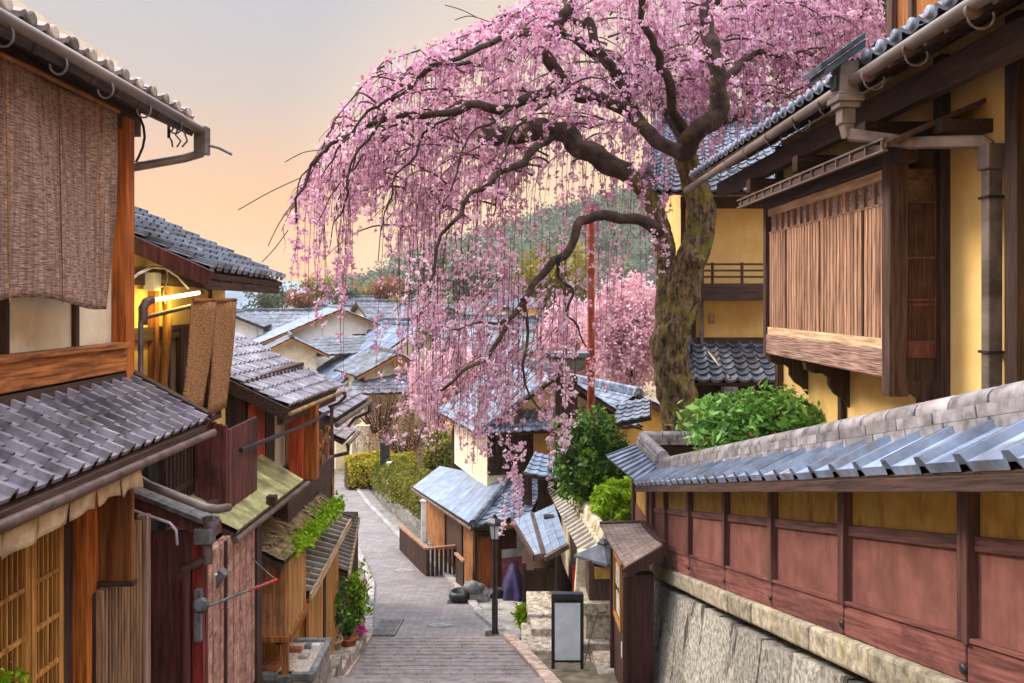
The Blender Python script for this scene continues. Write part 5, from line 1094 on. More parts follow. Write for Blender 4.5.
t = MB(); c = W(461, 604, 21.6); t.lathe(c, [(.16, 0), (.3, .1), (.34, .22), (.3, .34), (.24, .37), (.22, .33), (.02, .3)], 20); tag(t.build('black_pot', iron, origin=tuple(c)), 'squat glossy black pot on the kerb beside the boulders', 'pot')
t = MB(); c = W(472, 606, 21.5); t.lathe(c, [(.12, 0), (.22, .08), (.24, .16), (.2, .24), (.02, .22)], 18); tag(t.build('black_pot', iron, origin=tuple(c)), 'smaller dark pot tucked between the squat black pot and boulders', 'pot')
# covered scooter
cs = thing('covered_scooter', 'scooter under a dark purple cover parked by the pink and white shop wall', 'scooter', tuple(E(1.6, -.8, g(22.5))))
c = W(513, 604, 22.0); t = MB(); P = []; n = 20
prof = [(.0, 1.12), (.09, 1.1), (.16, .98), (.25, .78), (.34, .5), (.4, .25), (.44, .02)]
for r_, z in prof:
    for k in range(n):
        a = 2 * math.pi * k / n; fo = 1 + .3 * math.sin(a * 5 + 1) * (1.15 - z) + .05 * math.sin(a * 9)
        P.append((c.x + math.cos(a) * r_ * fo * .9 + .05 * (1 - z), c.y + math.sin(a) * r_ * fo * 1.5, c.z + z + .02 * math.sin(a * 3)))
t.add(P, [(i * n + k, i * n + (k + 1) % n, (i + 1) * n + (k + 1) % n, (i + 1) * n + k) for i in range(len(prof) - 1) for k in range(n)], .5, True)
o = t.build('cover', tarp, cs); o.modifiers.new('sub', 'SUBSURF').render_levels = 1
t = MB(); q = c + V(-.42, -.1, .22); t.lathe(q - V(0, .04, 0), [(.2, -.03), (.24, -.02), (.24, .06), (.2, .07)], 18, axis=(.25, -1, 0)); w_ = t.build('wheel', iron, cs); t = MB(); t.lathe(q - V(0, .06, 0), [(.13, 0), (.13, .05)], 14, axis=(.25, -1, 0)); t.build('rim', iron_grey, w_)
# drains and manholes in the paving
def lid(nm, lab, cat, px, py, rx, mat):
    d = 20
    for _ in range(30): d = -g(d) * F / (py - HY)
    c = W(px, py, d); n = 24; t = MB(); sl = (g(d + .3) - g(d - .3)) / .6
    for rr, z in ((1.0, .036), (.88, .040)):
        t.add([(c.x + math.cos(a) * rx * rr, c.y + math.sin(a) * rx * rr, g(c.y) + sl * math.sin(a) * rx * rr + z) for a in [2 * math.pi * k / n for k in range(n)]], [tuple(range(n))], .2 if rr == 1 else .8)
    return tag(t.build(nm, mat, origin=tuple(c)), lab, cat)
lid('manhole_cover', 'round stone manhole cover in the paving nearest the street lamp', 'manhole', 441, 626, .33, stone_grey)
lid('manhole_cover', 'faint round manhole cover farther down the paved lane', 'manhole', 404, 571, .38, stone_grey)
t = MB(); x0, x1, y0, y1 = -3.0, -2.45, 17.7, 19.4
for i in range(16): y = y0 + (y1 - y0) * i / 16; t.hexa([(x0, y, g(y) + .035), (x1, y, g(y) + .035), (x1, y + .07, g(y + .07) + .035), (x0, y + .07, g(y + .07) + .035), (x0, y, g(y) + .06), (x1, y, g(y) + .06), (x1, y + .07, g(y + .07) + .06), (x0, y + .07, g(y + .07) + .06)])
for x in (x0, x1 - .04): t.hexa([(x, y0, g(y0) + .033), (x + .04, y0, g(y0) + .033), (x + .04, y1, g(y1) + .033), (x, y1, g(y1) + .033), (x, y0, g(y0) + .064), (x + .04, y0, g(y0) + .064), (x + .04, y1, g(y1) + .064), (x, y1, g(y1) + .064)])
tag(t.build('drain_grating', iron_grey, origin=(-2.7, 18.5, g(18.5))), 'long grey steel drain grating set in the lane at the foot of the steps', 'grating')
t = MB(); y = 21.3; x = RR(y) - .55
for i in range(5): t.box(x + i * .09, x + i * .09 + .06, y - .2, y + .2, g(y) + .03, g(y) + .05)
t.box(x - .03, x + .47, y - .22, y - .19, g(y) + .03, g(y) + .052); tag(t.build('drain_grating', iron, origin=(x, y, g(y))), 'small black drain grating against the kerb by the boulders', 'grating')

# ------------------------------------------------------------------ low stone wall, hedges, posts by the bend
lw = thing('low_stone_wall', 'low mossy stone wall with a square pillar along the hedge at the bend', 'wall', (-6.5, 38, g(38)))
t = MB(); y = 30.3
while y < 47:
    e = y + random.uniform(.6, 1.0); a, b = RR(y) + .95, RR(e) + .95
    for k in range(2):
        t.hexa([(a, y + .02, g(y) - .1 + .35 * k), (a + .35, y + .02, g(y) - .1 + .35 * k), (b + .35, e - .02, g(e) - .1 + .35 * k), (b, e - .02, g(e) - .1 + .35 * k), (a, y + .02, g(y) + .24 + .35 * k), (a + .35, y + .02, g(y) + .24 + .35 * k), (b + .35, e - .02, g(e) + .24 + .35 * k), (b, e - .02, g(e) + .24 + .35 * k)])
    y = e
t.build('stones', stone_grey, lw, .03)
for y in (30, 39.8): t = MB(); x = RR(y) + .9; t.box(x, x + .6, y, y + .6, g(y) - .2, g(y) + 1.15); t.build('pillar', stone_grey, lw, .04)
def hedge(nm, lab, path, w, h, mat, n, size, tb=.45):
    p = thing(nm, lab, 'hedge', tuple(path[len(path) // 2]))
    path = [Vector(q) for q in path]; segs = list(zip(path, path[1:])); L = [(b - a).length for a, b in segs]; tot = sum(L)
    P = []; T = []
    for _ in range(n):
        s = random.random() * tot; i = 0
        while s > L[i] and i < len(L) - 1: s -= L[i]; i += 1
        a, b = segs[i]; q = a.lerp(b, s / L[i]); d = (b - a).normalized(); x = V(d.y, -d.x, 0)
        an = random.uniform(-.1, math.pi + .1); rr = random.uniform(.72, 1.03); u = math.cos(an) * rr; v = abs(math.sin(an)) ** .4 * (.5 + .5 * rr)
        bump = 1 + .16 * mnoise.noise(Vector((q.x * .9 + u * 2, q.y * .9, v * 2)))
        P.append(q + x * u * w / 2 * bump + V(0, 0, v * h * bump)); T.append(min(1, max(0, tb + .3 * mnoise.noise(Vector(P[-1]) * 1.1) + random.gauss(0, .15))))
    quads('foliage', np.array(P), size, mat, p, tint=np.array(T), normal=np.array([0, 0, .4]))
    t = MB()
    for a, b in segs: t.beam(a + V(0, 0, h * .38), b + V(0, 0, h * .38), w * .7, h * .75)
    t.build('branch_core', M(nm + '_core', lin(60, 52, 24), lin(96, 84, 36), 6, rough=1), p)
hedge('clipped_hedge', 'long clipped olive and rust coloured hedge behind the low stone wall', [(RR(31.5) + 2.3, 31.5, g(31.5) + .3), (RR(36) + 2.2, 36, g(36) + .3), (RR(40) + 2.1, 40, g(40) + .2), (RR(45.5) + 1.9, 45.5, g(45) + .2)], 2.4, 1.7, leaf_hedge, 24000, .06)
hedge('yellow_hedge', 'low bright yellow hedge at the far end of the lane', [(-9.2, 46.5, g(46)), (-5.5, 48, g(47))], 1.8, 1.9, leaf_yellow, 7000, .09)
hedge('azalea_hedge', 'rounded olive azalea bushes between the hedge and the corner shop', [(-3.9, 43, g(43)), (-1.0, 42, g(42)), (1.5, 42, g(42))], 3.2, 3.4, leaf_hedge, 12000, .085)
for (px, py0, py1, d, w_, mt, nm, lab) in ((385, 442, 478, 44, .5, iron, 'gate_post', 'dark square gate post standing behind the yellow hedge'), (391, 462, 480, 43, .38, white_paint, 'marker_post', 'short white marker post beside the dark gate post'), (363, 425, 466, 50, .8, plaster_old, 'concrete_post', 'tall mossy concrete post at the bend of the lane'), (424, 500, 528, 31, .22, white_paint, 'marker_post', 'narrow white board standing between the hedge and the timber fence')):
    a, b = W(px, py1, d), W(px, py0, d); a.z = min(a.z, g(d)); t = MB(); t.box(a.x - w_ / 2, a.x + w_ / 2, d - w_ / 3, d + w_ / 3, a.z, b.z - .06); t.box(a.x - w_ / 2 - .04, a.x + w_ / 2 + .04, d - w_ / 3 - .04, d + w_ / 3 + .04, b.z - .06, b.z); tag(t.build(nm, mt, None, .03, origin=tuple(a)), lab, 'post')
# tall posts among the blossom
po_ = thing('utility_pole', 'rust red steel utility pole rising behind the dark green bush', 'pole', (2.6, 24, g(24)))
a = W(591, 418, 24); t = MB(); t.tube([(a.x, 24, g(24)), W(591, 205, 24)], [.13, .10], 12); t.build('shaft', rust_pole, po_)
for py in (270, 360): t = MB(); q = W(591, py, 24); t.tube([q - V(0, 0, .05), q + V(0, 0, .05)], .14, 12); t.build('band', rust_pole, po_)
t = MB(); q = W(587, 362, 23.9); t.box(q.x - .1, q.x + .08, 23.75, 23.95, q.z - .09, q.z + .09); t.build('insulator', bumper_red, po_, .02)
tp = thing('tiled_pillar', 'dark timber pillar with a small tiled cap and pale frieze behind the bush', 'pillar', (1.6, 23, g(23)))
a, b = W(555, 0, 23).x, W(577, 0, 23).x; t = MB(); t.box(a, b, 22.8, 23.3, g(23), W(0, 376, 23).z); t.build('shaft', wood_dark, tp, .01)
a, b = W(549, 0, 23).x, W(585, 0, 23).x; t = MB(); t.box(a, b, 22.7, 23.4, W(0, 369, 23).z, W(0, 357, 23).z); t.build('frieze', stone_grey, tp, .02)
t = MB(); t.box(a - .1, b + .1, 22.6, 23.5, W(0, 357, 23).z, W(0, 352, 23).z); t.build('cap', tile_dark, tp, .02)
yh = thing('yellow_house', 'small yellow gabled house with tiled roof glimpsed behind the dark green bush', 'house', (4.5, 28, g(28)))
gable(yh, (2.6, 26.5), -.35, 3.6, 4.5, g(28), -4.1, .45, wm=plaster_yellow, rm=tile_blue, ns=6)
tl, tm = MB(), MB(); roof_plane(tl, tm, W(612, 424, 21.5), W(650, 416, 21), W(650, 398, 22.5), W(620, 402, 23), .28, .3, ns=6); tl.build('lean_to_roof', tile_blue, yh); tm.build('lean_to_boarding', wood_dark, yh)

# ------------------------------------------------------------------ town houses in the valley
def town(lab, p0, ang, w, L, zg, ze, wm, rm, pitch=.42, cw=.5, rl=.5, wins=(), vent=None, bm=None, **k):
    h = thing('town_house', lab, 'house', (p0[0], p0[1], zg), 'tiled houses in the valley')
    Q, r, n, zr = gable(h, p0, ang, w, L, zg, ze, pitch, .7, .7, wm, rm, cw=cw, rl=rl, amp=.06, ns=6, bm=bm, **k)
    for (a, z, ww, hh) in wins: window(h, Q(a, -.05, z), -r, ww, hh, (2, 2), wood_dark, glass_dark)
    if vent:
        c = Q(vent[0], -.05, vent[1]); t = MB(); t.lathe(c, [(.52, -.05), (.52, .05), (.36, .08), (.36, .04)], 20, axis=-r); v = t.build('round_vent', white_paint, h)
        t = MB(); t.lathe(c, [(.34, 0), (.34, .06)], 16, axis=-r); t.build('louvre', stone_grey, v)
    return h, Q, r, n, zr
def at(px, d): return ((px - CX) / F * d, d)
hB, Q, r, n, zr = town('white gabled town house with a low cream wing in front of its gable', at(258, 66), -.3, 13.5, 12, g(70), -3.7, plaster_white, tile_blue, wins=((8.5, -3.4, 1.6, 1.0),), bm=wood_mid, cw=.7, rl=.8)
gable(hB, at(266, 60), -.3, 3.7, 5, g(62), -3.85, .5, .9, .8, plaster_cream, tile_far, cw=.6, rl=.6, bm=wood_mid, ns=5)
tl, tm = MB(), MB(); roof_plane(tl, tm, W(306, 356, 61), W(372, 352, 62), W(374, 335, 65), W(314, 337, 64.5), .6, .6, ns=6); tl.build('side_roof', tile_far, hB); tm.build('side_roof_boarding', wood_dark, hB)
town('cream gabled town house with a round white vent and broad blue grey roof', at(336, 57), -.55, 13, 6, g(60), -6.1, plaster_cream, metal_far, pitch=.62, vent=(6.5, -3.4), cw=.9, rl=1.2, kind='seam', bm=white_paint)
hC, Q, r, n, zr = town('small brown gabled porch house below the round vented gable', at(365, 53), -.45, 4.2, 5, g(55), -4.75, plaster_cream, tile_far, pitch=.5, bm=wood_mid, cw=.6, rl=.6)
t = MB(); t.lathe(Q(2.1, -.75, -4.3), [(.42, 0), (.42, .15)], 8, axis=-r); t.build('gable_ornament', wood_mid, hC)
tl, tm = MB(), MB(); roof_plane(tl, tm, W(345, 394, 51), W(416, 392, 51), W(413, 373, 54), W(356, 375, 54), .6, .6, ns=6); tl.build('front_roof', tile_dark, hC); tm.build('front_roof_boarding', wood_dark, hC)
t = MB(); t.box(W(352, 0, 54.2).x, W(414, 0, 54.2).x, 54.2, 57, g(58), W(0, 390, 52.5).z); t.build('lower_wall', plaster_old, hC)
hA, Q, r, n, zr = town('white walled town house with dark ribbed roof at the far edge of the valley', at(246, 92), 1.5, 8, 11, g(94), -3.0, plaster_white, tile_dark, wins=(), cw=.9, rl=1)
town('white town house partly behind the tiled eave of the pillared house', at(206, 76), -.2, 4.6, 9, g(78), -2.4, plaster_white, tile_dark, wins=((3.4, -4.2, .9, 1.0),))
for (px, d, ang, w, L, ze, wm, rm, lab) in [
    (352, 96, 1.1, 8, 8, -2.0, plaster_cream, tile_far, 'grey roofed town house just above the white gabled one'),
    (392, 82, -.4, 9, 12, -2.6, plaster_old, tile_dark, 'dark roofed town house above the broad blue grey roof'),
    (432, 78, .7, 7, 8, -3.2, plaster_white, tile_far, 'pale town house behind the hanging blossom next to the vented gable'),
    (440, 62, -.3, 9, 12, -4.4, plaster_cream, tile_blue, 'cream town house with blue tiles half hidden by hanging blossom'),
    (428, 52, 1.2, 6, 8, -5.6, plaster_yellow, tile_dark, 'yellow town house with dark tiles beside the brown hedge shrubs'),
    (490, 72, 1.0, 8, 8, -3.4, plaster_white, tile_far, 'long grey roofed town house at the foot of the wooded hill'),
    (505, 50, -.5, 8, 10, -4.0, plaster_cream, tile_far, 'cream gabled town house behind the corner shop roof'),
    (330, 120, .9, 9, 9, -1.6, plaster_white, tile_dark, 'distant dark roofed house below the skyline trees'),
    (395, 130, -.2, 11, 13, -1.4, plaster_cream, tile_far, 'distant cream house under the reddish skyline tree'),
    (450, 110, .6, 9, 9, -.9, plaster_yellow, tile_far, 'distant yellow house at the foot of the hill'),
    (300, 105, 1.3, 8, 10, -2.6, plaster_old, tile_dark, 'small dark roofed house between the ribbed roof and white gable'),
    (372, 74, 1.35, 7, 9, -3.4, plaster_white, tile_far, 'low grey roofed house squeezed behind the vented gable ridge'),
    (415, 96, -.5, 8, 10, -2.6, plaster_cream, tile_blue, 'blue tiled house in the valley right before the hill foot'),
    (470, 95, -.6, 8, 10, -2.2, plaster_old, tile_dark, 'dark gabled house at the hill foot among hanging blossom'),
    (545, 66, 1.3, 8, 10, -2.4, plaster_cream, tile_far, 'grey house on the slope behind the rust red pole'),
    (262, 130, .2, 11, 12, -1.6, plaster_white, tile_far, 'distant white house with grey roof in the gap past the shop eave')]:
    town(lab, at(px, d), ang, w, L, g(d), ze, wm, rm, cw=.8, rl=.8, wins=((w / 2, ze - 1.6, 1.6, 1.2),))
# ------------------------------------------------------------------ planting
def bush(nm, lab, c, rad, mat, n, size, lump=.3, stems=True, aspect=1.6, tb=.45, cat='bush', twigs=0):
    c = Vector(c); p = thing(nm, lab, cat, (c.x, c.y, c.z - rad[2]))
    u = RNG.normal(size=(n, 3)); u /= np.linalg.norm(u, axis=1, keepdims=True)
    rr = 1 - .55 * RNG.random(n) ** 2.2
    f = np.array([1 + lump * mnoise.noise(Vector(q) * 2.6 + c) + .6 * lump * mnoise.noise(Vector(q) * 6 + c) for q in u])
    P = np.array(c) + u * np.array(rad) * (rr * f)[:, None] + RNG.normal(size=(n, 3)) * .03
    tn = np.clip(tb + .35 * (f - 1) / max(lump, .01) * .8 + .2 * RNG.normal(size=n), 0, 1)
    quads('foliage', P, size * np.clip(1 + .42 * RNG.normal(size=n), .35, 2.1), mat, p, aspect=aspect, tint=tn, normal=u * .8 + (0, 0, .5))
    if stems:
        t = MB()
        for k in range(9):
            a = random.uniform(0, 6.28); q = c + V(math.cos(a) * rad[0] * .7, math.sin(a) * rad[1] * .7, rad[2] * random.uniform(-.1, .7))
            t.tube([c - V(0, 0, rad[2] * 1.0), c.lerp(q, .5) - V(0, 0, rad[2] * .3), q], [.04, .025, .01], 6)
        for k in range(twigs):
            a = random.uniform(0, 6.28); q = c + V(math.cos(a) * rad[0] * random.uniform(.3, 1), math.sin(a) * rad[1] * .9, rad[2] * random.uniform(.1, 1)); b0 = c + V(math.cos(a) * rad[0] * .15, 0, -rad[2] * .8)
            t.tube([b0, b0.lerp(q, .5) + V(random.uniform(-.15, .15), 0, .15), q], [.03, .018, .008], 5)
        t.build('stems', bark_dk, p)
    return p
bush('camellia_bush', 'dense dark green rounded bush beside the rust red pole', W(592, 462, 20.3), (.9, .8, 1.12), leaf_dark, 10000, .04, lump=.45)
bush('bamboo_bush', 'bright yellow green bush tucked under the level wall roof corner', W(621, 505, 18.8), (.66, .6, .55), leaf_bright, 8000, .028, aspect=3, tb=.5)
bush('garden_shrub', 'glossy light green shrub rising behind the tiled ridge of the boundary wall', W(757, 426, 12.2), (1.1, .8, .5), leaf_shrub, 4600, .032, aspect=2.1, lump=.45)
bush('rust_shrub', 'bare reddish brown twiggy shrub before the porch house in the valley', W(380, 412, 51), (2.6, 1.4, 1.7), leaf_brown, 1500, .045, twigs=60)
bush('rust_shrub', 'second reddish brown shrub under the hanging blossom by the hedge', W(405, 440, 49), (2.6, 1.6, 1.4), leaf_brown, 1300, .045, twigs=50)
bush('corner_plant', 'green leafy plant tip showing at the foot of the amber lattice doors', W(3, 690, 5.3), (.08, .14, .1), leaf_bright, 260, .016, cat='plant')
# trees on the skyline
def far_tree(lab, px, py_top, py_base, d, w, mat, shape='round', n=900):
    top, base = W(px, py_top, d), W(px, py_base, d); base.z = min(base.z, g(d)); H = W(0, py_top, d).z - W(0, py_base, d).z
    p = thing('skyline_tree', lab, 'tree', tuple(base), 'trees along the skyline')
    t = MB(); t.tube([base, (top.x, d, top.z - H * .3)], [.3, .1], 7); t.build('trunk', bark_dk, p)
    c = np.array([top.x, d, top.z - H * .5]); cl = RNG.normal(size=(max(6, int(w * 5)), 3)); cl /= np.linalg.norm(cl, axis=1, keepdims=True)
    cl = c + cl * (w / 2, w / 2, H / 2) * RNG.random((len(cl), 1)) ** .5
    if shape == 'cone': cl[:, :2] = c[:2] + (cl[:, :2] - c[:2]) * np.clip((top.z - cl[:, 2:3]) / H * 1.6, .1, 1)
    k = RNG.integers(0, len(cl), n); P = cl[k] + RNG.normal(size=(n, 3)) * (H * .1 + .15)
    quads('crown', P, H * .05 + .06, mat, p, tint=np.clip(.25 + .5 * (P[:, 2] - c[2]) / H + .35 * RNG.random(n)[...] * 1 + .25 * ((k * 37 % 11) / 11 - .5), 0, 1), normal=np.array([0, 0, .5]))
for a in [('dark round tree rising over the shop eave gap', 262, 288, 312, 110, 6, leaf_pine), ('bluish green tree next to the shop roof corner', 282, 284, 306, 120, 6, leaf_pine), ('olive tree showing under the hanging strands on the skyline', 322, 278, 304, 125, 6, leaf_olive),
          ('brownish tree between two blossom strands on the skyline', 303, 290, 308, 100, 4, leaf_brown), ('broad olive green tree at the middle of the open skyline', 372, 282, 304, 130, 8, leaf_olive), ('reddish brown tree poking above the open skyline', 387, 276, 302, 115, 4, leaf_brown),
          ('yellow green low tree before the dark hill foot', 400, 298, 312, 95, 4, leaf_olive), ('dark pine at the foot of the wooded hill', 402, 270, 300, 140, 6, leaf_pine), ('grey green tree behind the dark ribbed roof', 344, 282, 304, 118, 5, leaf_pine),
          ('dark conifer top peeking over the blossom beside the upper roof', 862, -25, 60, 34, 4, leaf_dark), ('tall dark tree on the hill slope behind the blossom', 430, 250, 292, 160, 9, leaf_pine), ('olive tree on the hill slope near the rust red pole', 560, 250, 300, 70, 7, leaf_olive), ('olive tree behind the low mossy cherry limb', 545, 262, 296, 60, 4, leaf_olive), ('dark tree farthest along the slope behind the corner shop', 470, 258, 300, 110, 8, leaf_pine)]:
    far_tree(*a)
# ------------------------------------------------------------------ cherries
def cherry_far(lab, px, py, d, rad, n):
    c = W(px, py, d); p = thing('cherry_tree', lab, 'tree', (c.x, d, g(d)), 'cherry trees in bloom')
    t = MB(); t.tube([(c.x, d, g(d)), (c.x + .1, d, c.z - rad[2] * .5), (c.x, d, c.z)], [.25, .18, .1], 8)
    for k in range(8): a = k * .8; t.tube([(c.x, d, c.z - rad[2] * .5), (c.x + math.cos(a) * rad[0] * .4, d + math.sin(a) * rad[1] * .4, c.z + rad[2] * .2), (c.x + math.cos(a) * rad[0] * .8, d + math.sin(a) * rad[1] * .8, c.z + rad[2] * .1)], [.1, .06, .02], 6)
    t.build('trunk', bark_dk, p)
    m = n // 7; u = RNG.normal(size=(m, 3)); u /= np.linalg.norm(u, axis=1, keepdims=True); f = np.array([1 + .35 * mnoise.noise(Vector(q) * 2.5 + c) for q in u])
    P = np.array(c) + u * rad * (RNG.random(m) ** .35 * f)[:, None]; P[:, 2] -= RNG.random(m) ** 2 * rad[2] * .5
    P = np.repeat(P, 7, 0) + RNG.normal(size=(m * 7, 3)) * .13
    quads('crown', P, .06 + d * .0006, blossom_far, p, tint=np.clip(np.repeat(RNG.random(m), 7) * .5 + RNG.random(m * 7) * .5, 0, 1))
cherry_far('pink cherry tree filling the gap beside the great mossy trunk', 628, 325, 33, np.array([1.9, 1.5, 2.1]), 16000)
cherry_far('smaller pink cherry behind the rust red pole', 575, 335, 36, np.array([1.8, 1.4, 1.6]), 11000)
cherry_far('pink cherry tree over the hedge behind the hanging strands', 455, 380, 35, np.array([2.0, 1.5, 1.7]), 9000)

ct = thing('weeping_cherry', 'huge weeping cherry with mossy forked trunk and curtains of pink blossom', 'tree', (3.6, 18.5, -4.7))
D0 = 18.5
def poly(pts):                         # (px, py, distance) to points, smoothed
    P = [W(*p) for p in pts]; out = []
    for i in range(len(P) - 1):
        p0, p1, p2, p3 = P[max(i - 1, 0)], P[i], P[i + 1], P[min(i + 2, len(P) - 1)]
        for s in range(5):
            t = s / 5; out.append(.5 * ((2 * p1) + (-p0 + p2) * t + (2 * p0 - 5 * p1 + 4 * p2 - p3) * t * t + (-p0 + 3 * p1 - 3 * p2 + p3) * t ** 3))
    out.append(P[-1]); return out
tips = []
def limb(mb, pts, r0, r1, n=10, wob=.1, lump=.22):
    r0 *= .74
    P = poly(pts); m = len(P); rr = []
    for i, p in enumerate(P):
        f = i / (m - 1); r = r0 + (r1 - r0) * f ** .8
        if 0 < i < m - 1 or True: P[i] = p + Vector((mnoise.noise(p * 2.3), mnoise.noise(p * 2.3 + V(9, 0, 0)), mnoise.noise(p * 2.3 + V(0, 9, 0)))) * wob * 1.6 * min(1, f * 4)
        rr.append(r * (1 + lump * mnoise.noise(p * 2.3)))
    mb.tube(P, rr, n, .5); tips.append(P); return P
tk = MB()
def trunk_tube(pts, rad):
    """Trunk stretch with burls and furrows: ring radius varies round the girth."""
    P = poly(pts); RR_ = []
    for i in range(len(rad) - 1): RR_ += [rad[i] + (rad[i + 1] - rad[i]) * s / 5 for s in range(5)]
    RR_.append(rad[-1])
    Q = []; q_ = []
    for i in range(len(P) - 1):
        for s in range(3): Q.append(P[i].lerp(P[i + 1], s / 3)); q_.append(RR_[i] + (RR_[i + 1] - RR_[i]) * s / 3)
    P = Q + [P[-1]]; RR_ = q_ + [RR_[-1]]; m = len(P); n = 56; vs = []
    for i, p in enumerate(P):
        d = (P[min(i + 1, m - 1)] - P[max(i - 1, 0)]).normalized(); x = d.cross(V(0, 1, 0)).normalized(); y = d.cross(x); f = i / (m - 1)
        for k in range(n):
            a = 2 * math.pi * k / n; q = (x * math.cos(a) + y * math.sin(a)); r = RR_[i]
            s = p * 1.6 + q * .9; z_ = Vector((q.x * 2.6 + p.z * .35, q.y * 2.6, p.z * .7))
            r *= 1 + .17 * mnoise.noise(s) + .12 * mnoise.noise(s * 2.4) - .22 * max(0, .16 - abs(mnoise.noise(z_ * 1.7))) / .16 + .06 * mnoise.noise(s * 7) + .04 * mnoise.noise(s * 15)
            vs.append(p + q * r)
    tk.add(vs, [(i * n + k, i * n + (k + 1) % n, (i + 1) * n + (k + 1) % n, (i + 1) * n + k) for i in range(m - 1) for k in range(n)], .5, True)
trunk_tube([(692, 520, D0), (686, 445, D0), (678, 400, D0), (669, 352, D0), (677, 315, D0), (686, 275, D0), (698, 240, D0), (701, 205, D0 - .1), (690, 172, D0 - .1), (683, 150, D0)], [.5, .45, .42, .44, .43, .36, .33, .32, .28, .25])
trunk_tube([(668, 345, D0), (667, 300, D0 + .1), (667, 265, D0 + .2), (661, 230, D0 + .2), (650, 200, D0 + .1), (628, 173, D0 - .1)], [.33, .28, .24, .22, .21, .18])
trunk_tube([(697, 262, D0 - .35), (691, 256, D0 - .5), (690, 252, D0 - .62)], [.2, .17, .02])
tk.build('trunk', bark, ct)
lb = MB()
DL = D0; D0 = 17.3
limb(lb, [(683, 152, D0 + .8), (693, 135, D0), (712, 110, D0 - .2), (722, 75, D0 - .4), (712, 45, D0 - .3), (706, 20, D0), (716, -15, D0 + .3)], .34, .13)
limb(lb, [(720, 80, D0 - .4), (740, 62, D0), (770, 52, D0 + .5), (800, 62, D0 + 1)], .14, .05)
limb(lb, [(680, 152, D0), (655, 140, D0 + .2), (632, 112, D0 + .4), (618, 78, D0 + .2), (600, 52, D0), (585, 20, D0)], .26, .09)
limb(lb, [(596, 96, D0 + .2), (566, 82, D0), (546, 54, D0 - .2), (562, 18, D0 - .2), (570, -10, D0)], .2, .1)
limb(lb, [(630, 110, D0 + .3), (596, 98, D0), (556, 92, D0 - .3), (520, 104, D0 - .6), (478, 108, D0 - .9), (430, 112, D0 - 1.2), (385, 122, D0 - 1.4), (340, 140, D0 - 1.5), (308, 178, D0 - 1.6), (290, 225, D0 - 1.6)], .22, .02)
limb(lb, [(628, 173, D0 - .1), (600, 160, D0 - .3), (575, 142, D0 - .5), (553, 130, D0 - .6), (522, 134, D0 - .8), (486, 138, D0 - 1.0)], .3, .2, n=14, lump=.2)
limb(lb, [(560, 132, D0 - .6), (520, 160, D0 - 1.2), (480, 190, D0 - 1.8), (445, 235, D0 - 2.2), (425, 290, D0 - 2.4)], .14, .02)
limb(lb, [(660, 232, D0), (640, 220, D0 - .3), (608, 216, D0 - .7), (580, 222, D0 - .9), (571, 248, D0 - 1.1), (545, 266, D0 - 1.3), (522, 298, D0 - 1.5), (505, 335, D0 - 1.7), (470, 368, D0 - 1.9), (432, 392, D0 - 2)], .2, .025, n=12, lump=.3)
limb(lb, [(558, 258, D0 - 1.2), (556, 276, D0 - 1.2), (572, 293, D0 - 1.1), (568, 315, D0 - 1.1), (585, 345, D0 - 1)], .06, .015)
limb(lb, [(522, 298, D0 - 1.5), (530, 330, D0 - 1.5), (522, 365, D0 - 1.5), (532, 400, D0 - 1.4), (548, 416, D0 - 1.4)], .06, .012)
limb(lb, [(505, 320, D0 - 1.6), (480, 322, D0 - 1.8), (440, 330, D0 - 2)], .05, .01)
D0 = DL
limb(lb, [(690, 150, D0), (676, 110, D0 - 1), (664, 70, D0 - 2), (650, 30, D0 - 2.6), (630, -20, D0 - 3)], .2, .06)
limb(lb, [(696, 130, D0), (730, 120, D0 + 1.2), (770, 100, D0 + 2.2), (820, 92, D0 + 3)], .16, .03)
limb(lb, [(690, 150, D0), (650, 90, D0 + 1.4), (600, 50, D0 + 2.6), (540, 30, D0 + 3.4), (470, 60, D0 + 4), (420, 110, D0 + 4.2)], .2, .03)
limb(lb, [(600, 60, D0), (555, 30, D0 - 1), (500, 40, D0 - 2), (450, 62, D0 - 2.6), (400, 95, D0 - 3), (360, 150, D0 - 3.2), (335, 220, D0 - 3.2)], .13, .015)
limb(lb, [(585, 25, D0), (530, 8, D0 + .6), (480, 30, D0 + 1.2), (430, 60, D0 + 1.4), (385, 90, D0 + 1.6), (345, 150, D0 + 1.6)], .1, .012)
for a in [[(430, 112, 16.6), (395, 128, 16.4), (362, 158, 16.2), (340, 200, 16.1), (330, 245, 16.1)], [(440, 110, 16.5), (405, 118, 16.2), (372, 140, 16), (345, 175, 15.9), (318, 228, 15.9)], [(470, 108, 16.4), (430, 128, 16), (402, 165, 15.7), (388, 205, 15.6), (380, 235, 15.6)], [(420, 114, 16.8), (375, 118, 16.8), (335, 140, 16.9), (305, 178, 17), (290, 215, 17)], [(520, 104, 16.6), (480, 130, 16), (455, 170, 15.6), (440, 215, 15.4)], [(560, 92, 16.8), (520, 122, 16), (500, 165, 15.5), (492, 215, 15.3)], [(400, 95, 15.5), (370, 108, 15.4), (340, 140, 15.4), (322, 180, 15.4)], [(470, 62, 15.8), (430, 70, 15.6), (395, 95, 15.5), (365, 135, 15.5)]]:
    limb(lb, a, .055, .01, 6)
lb.build('limbs', bark_dk, ct)

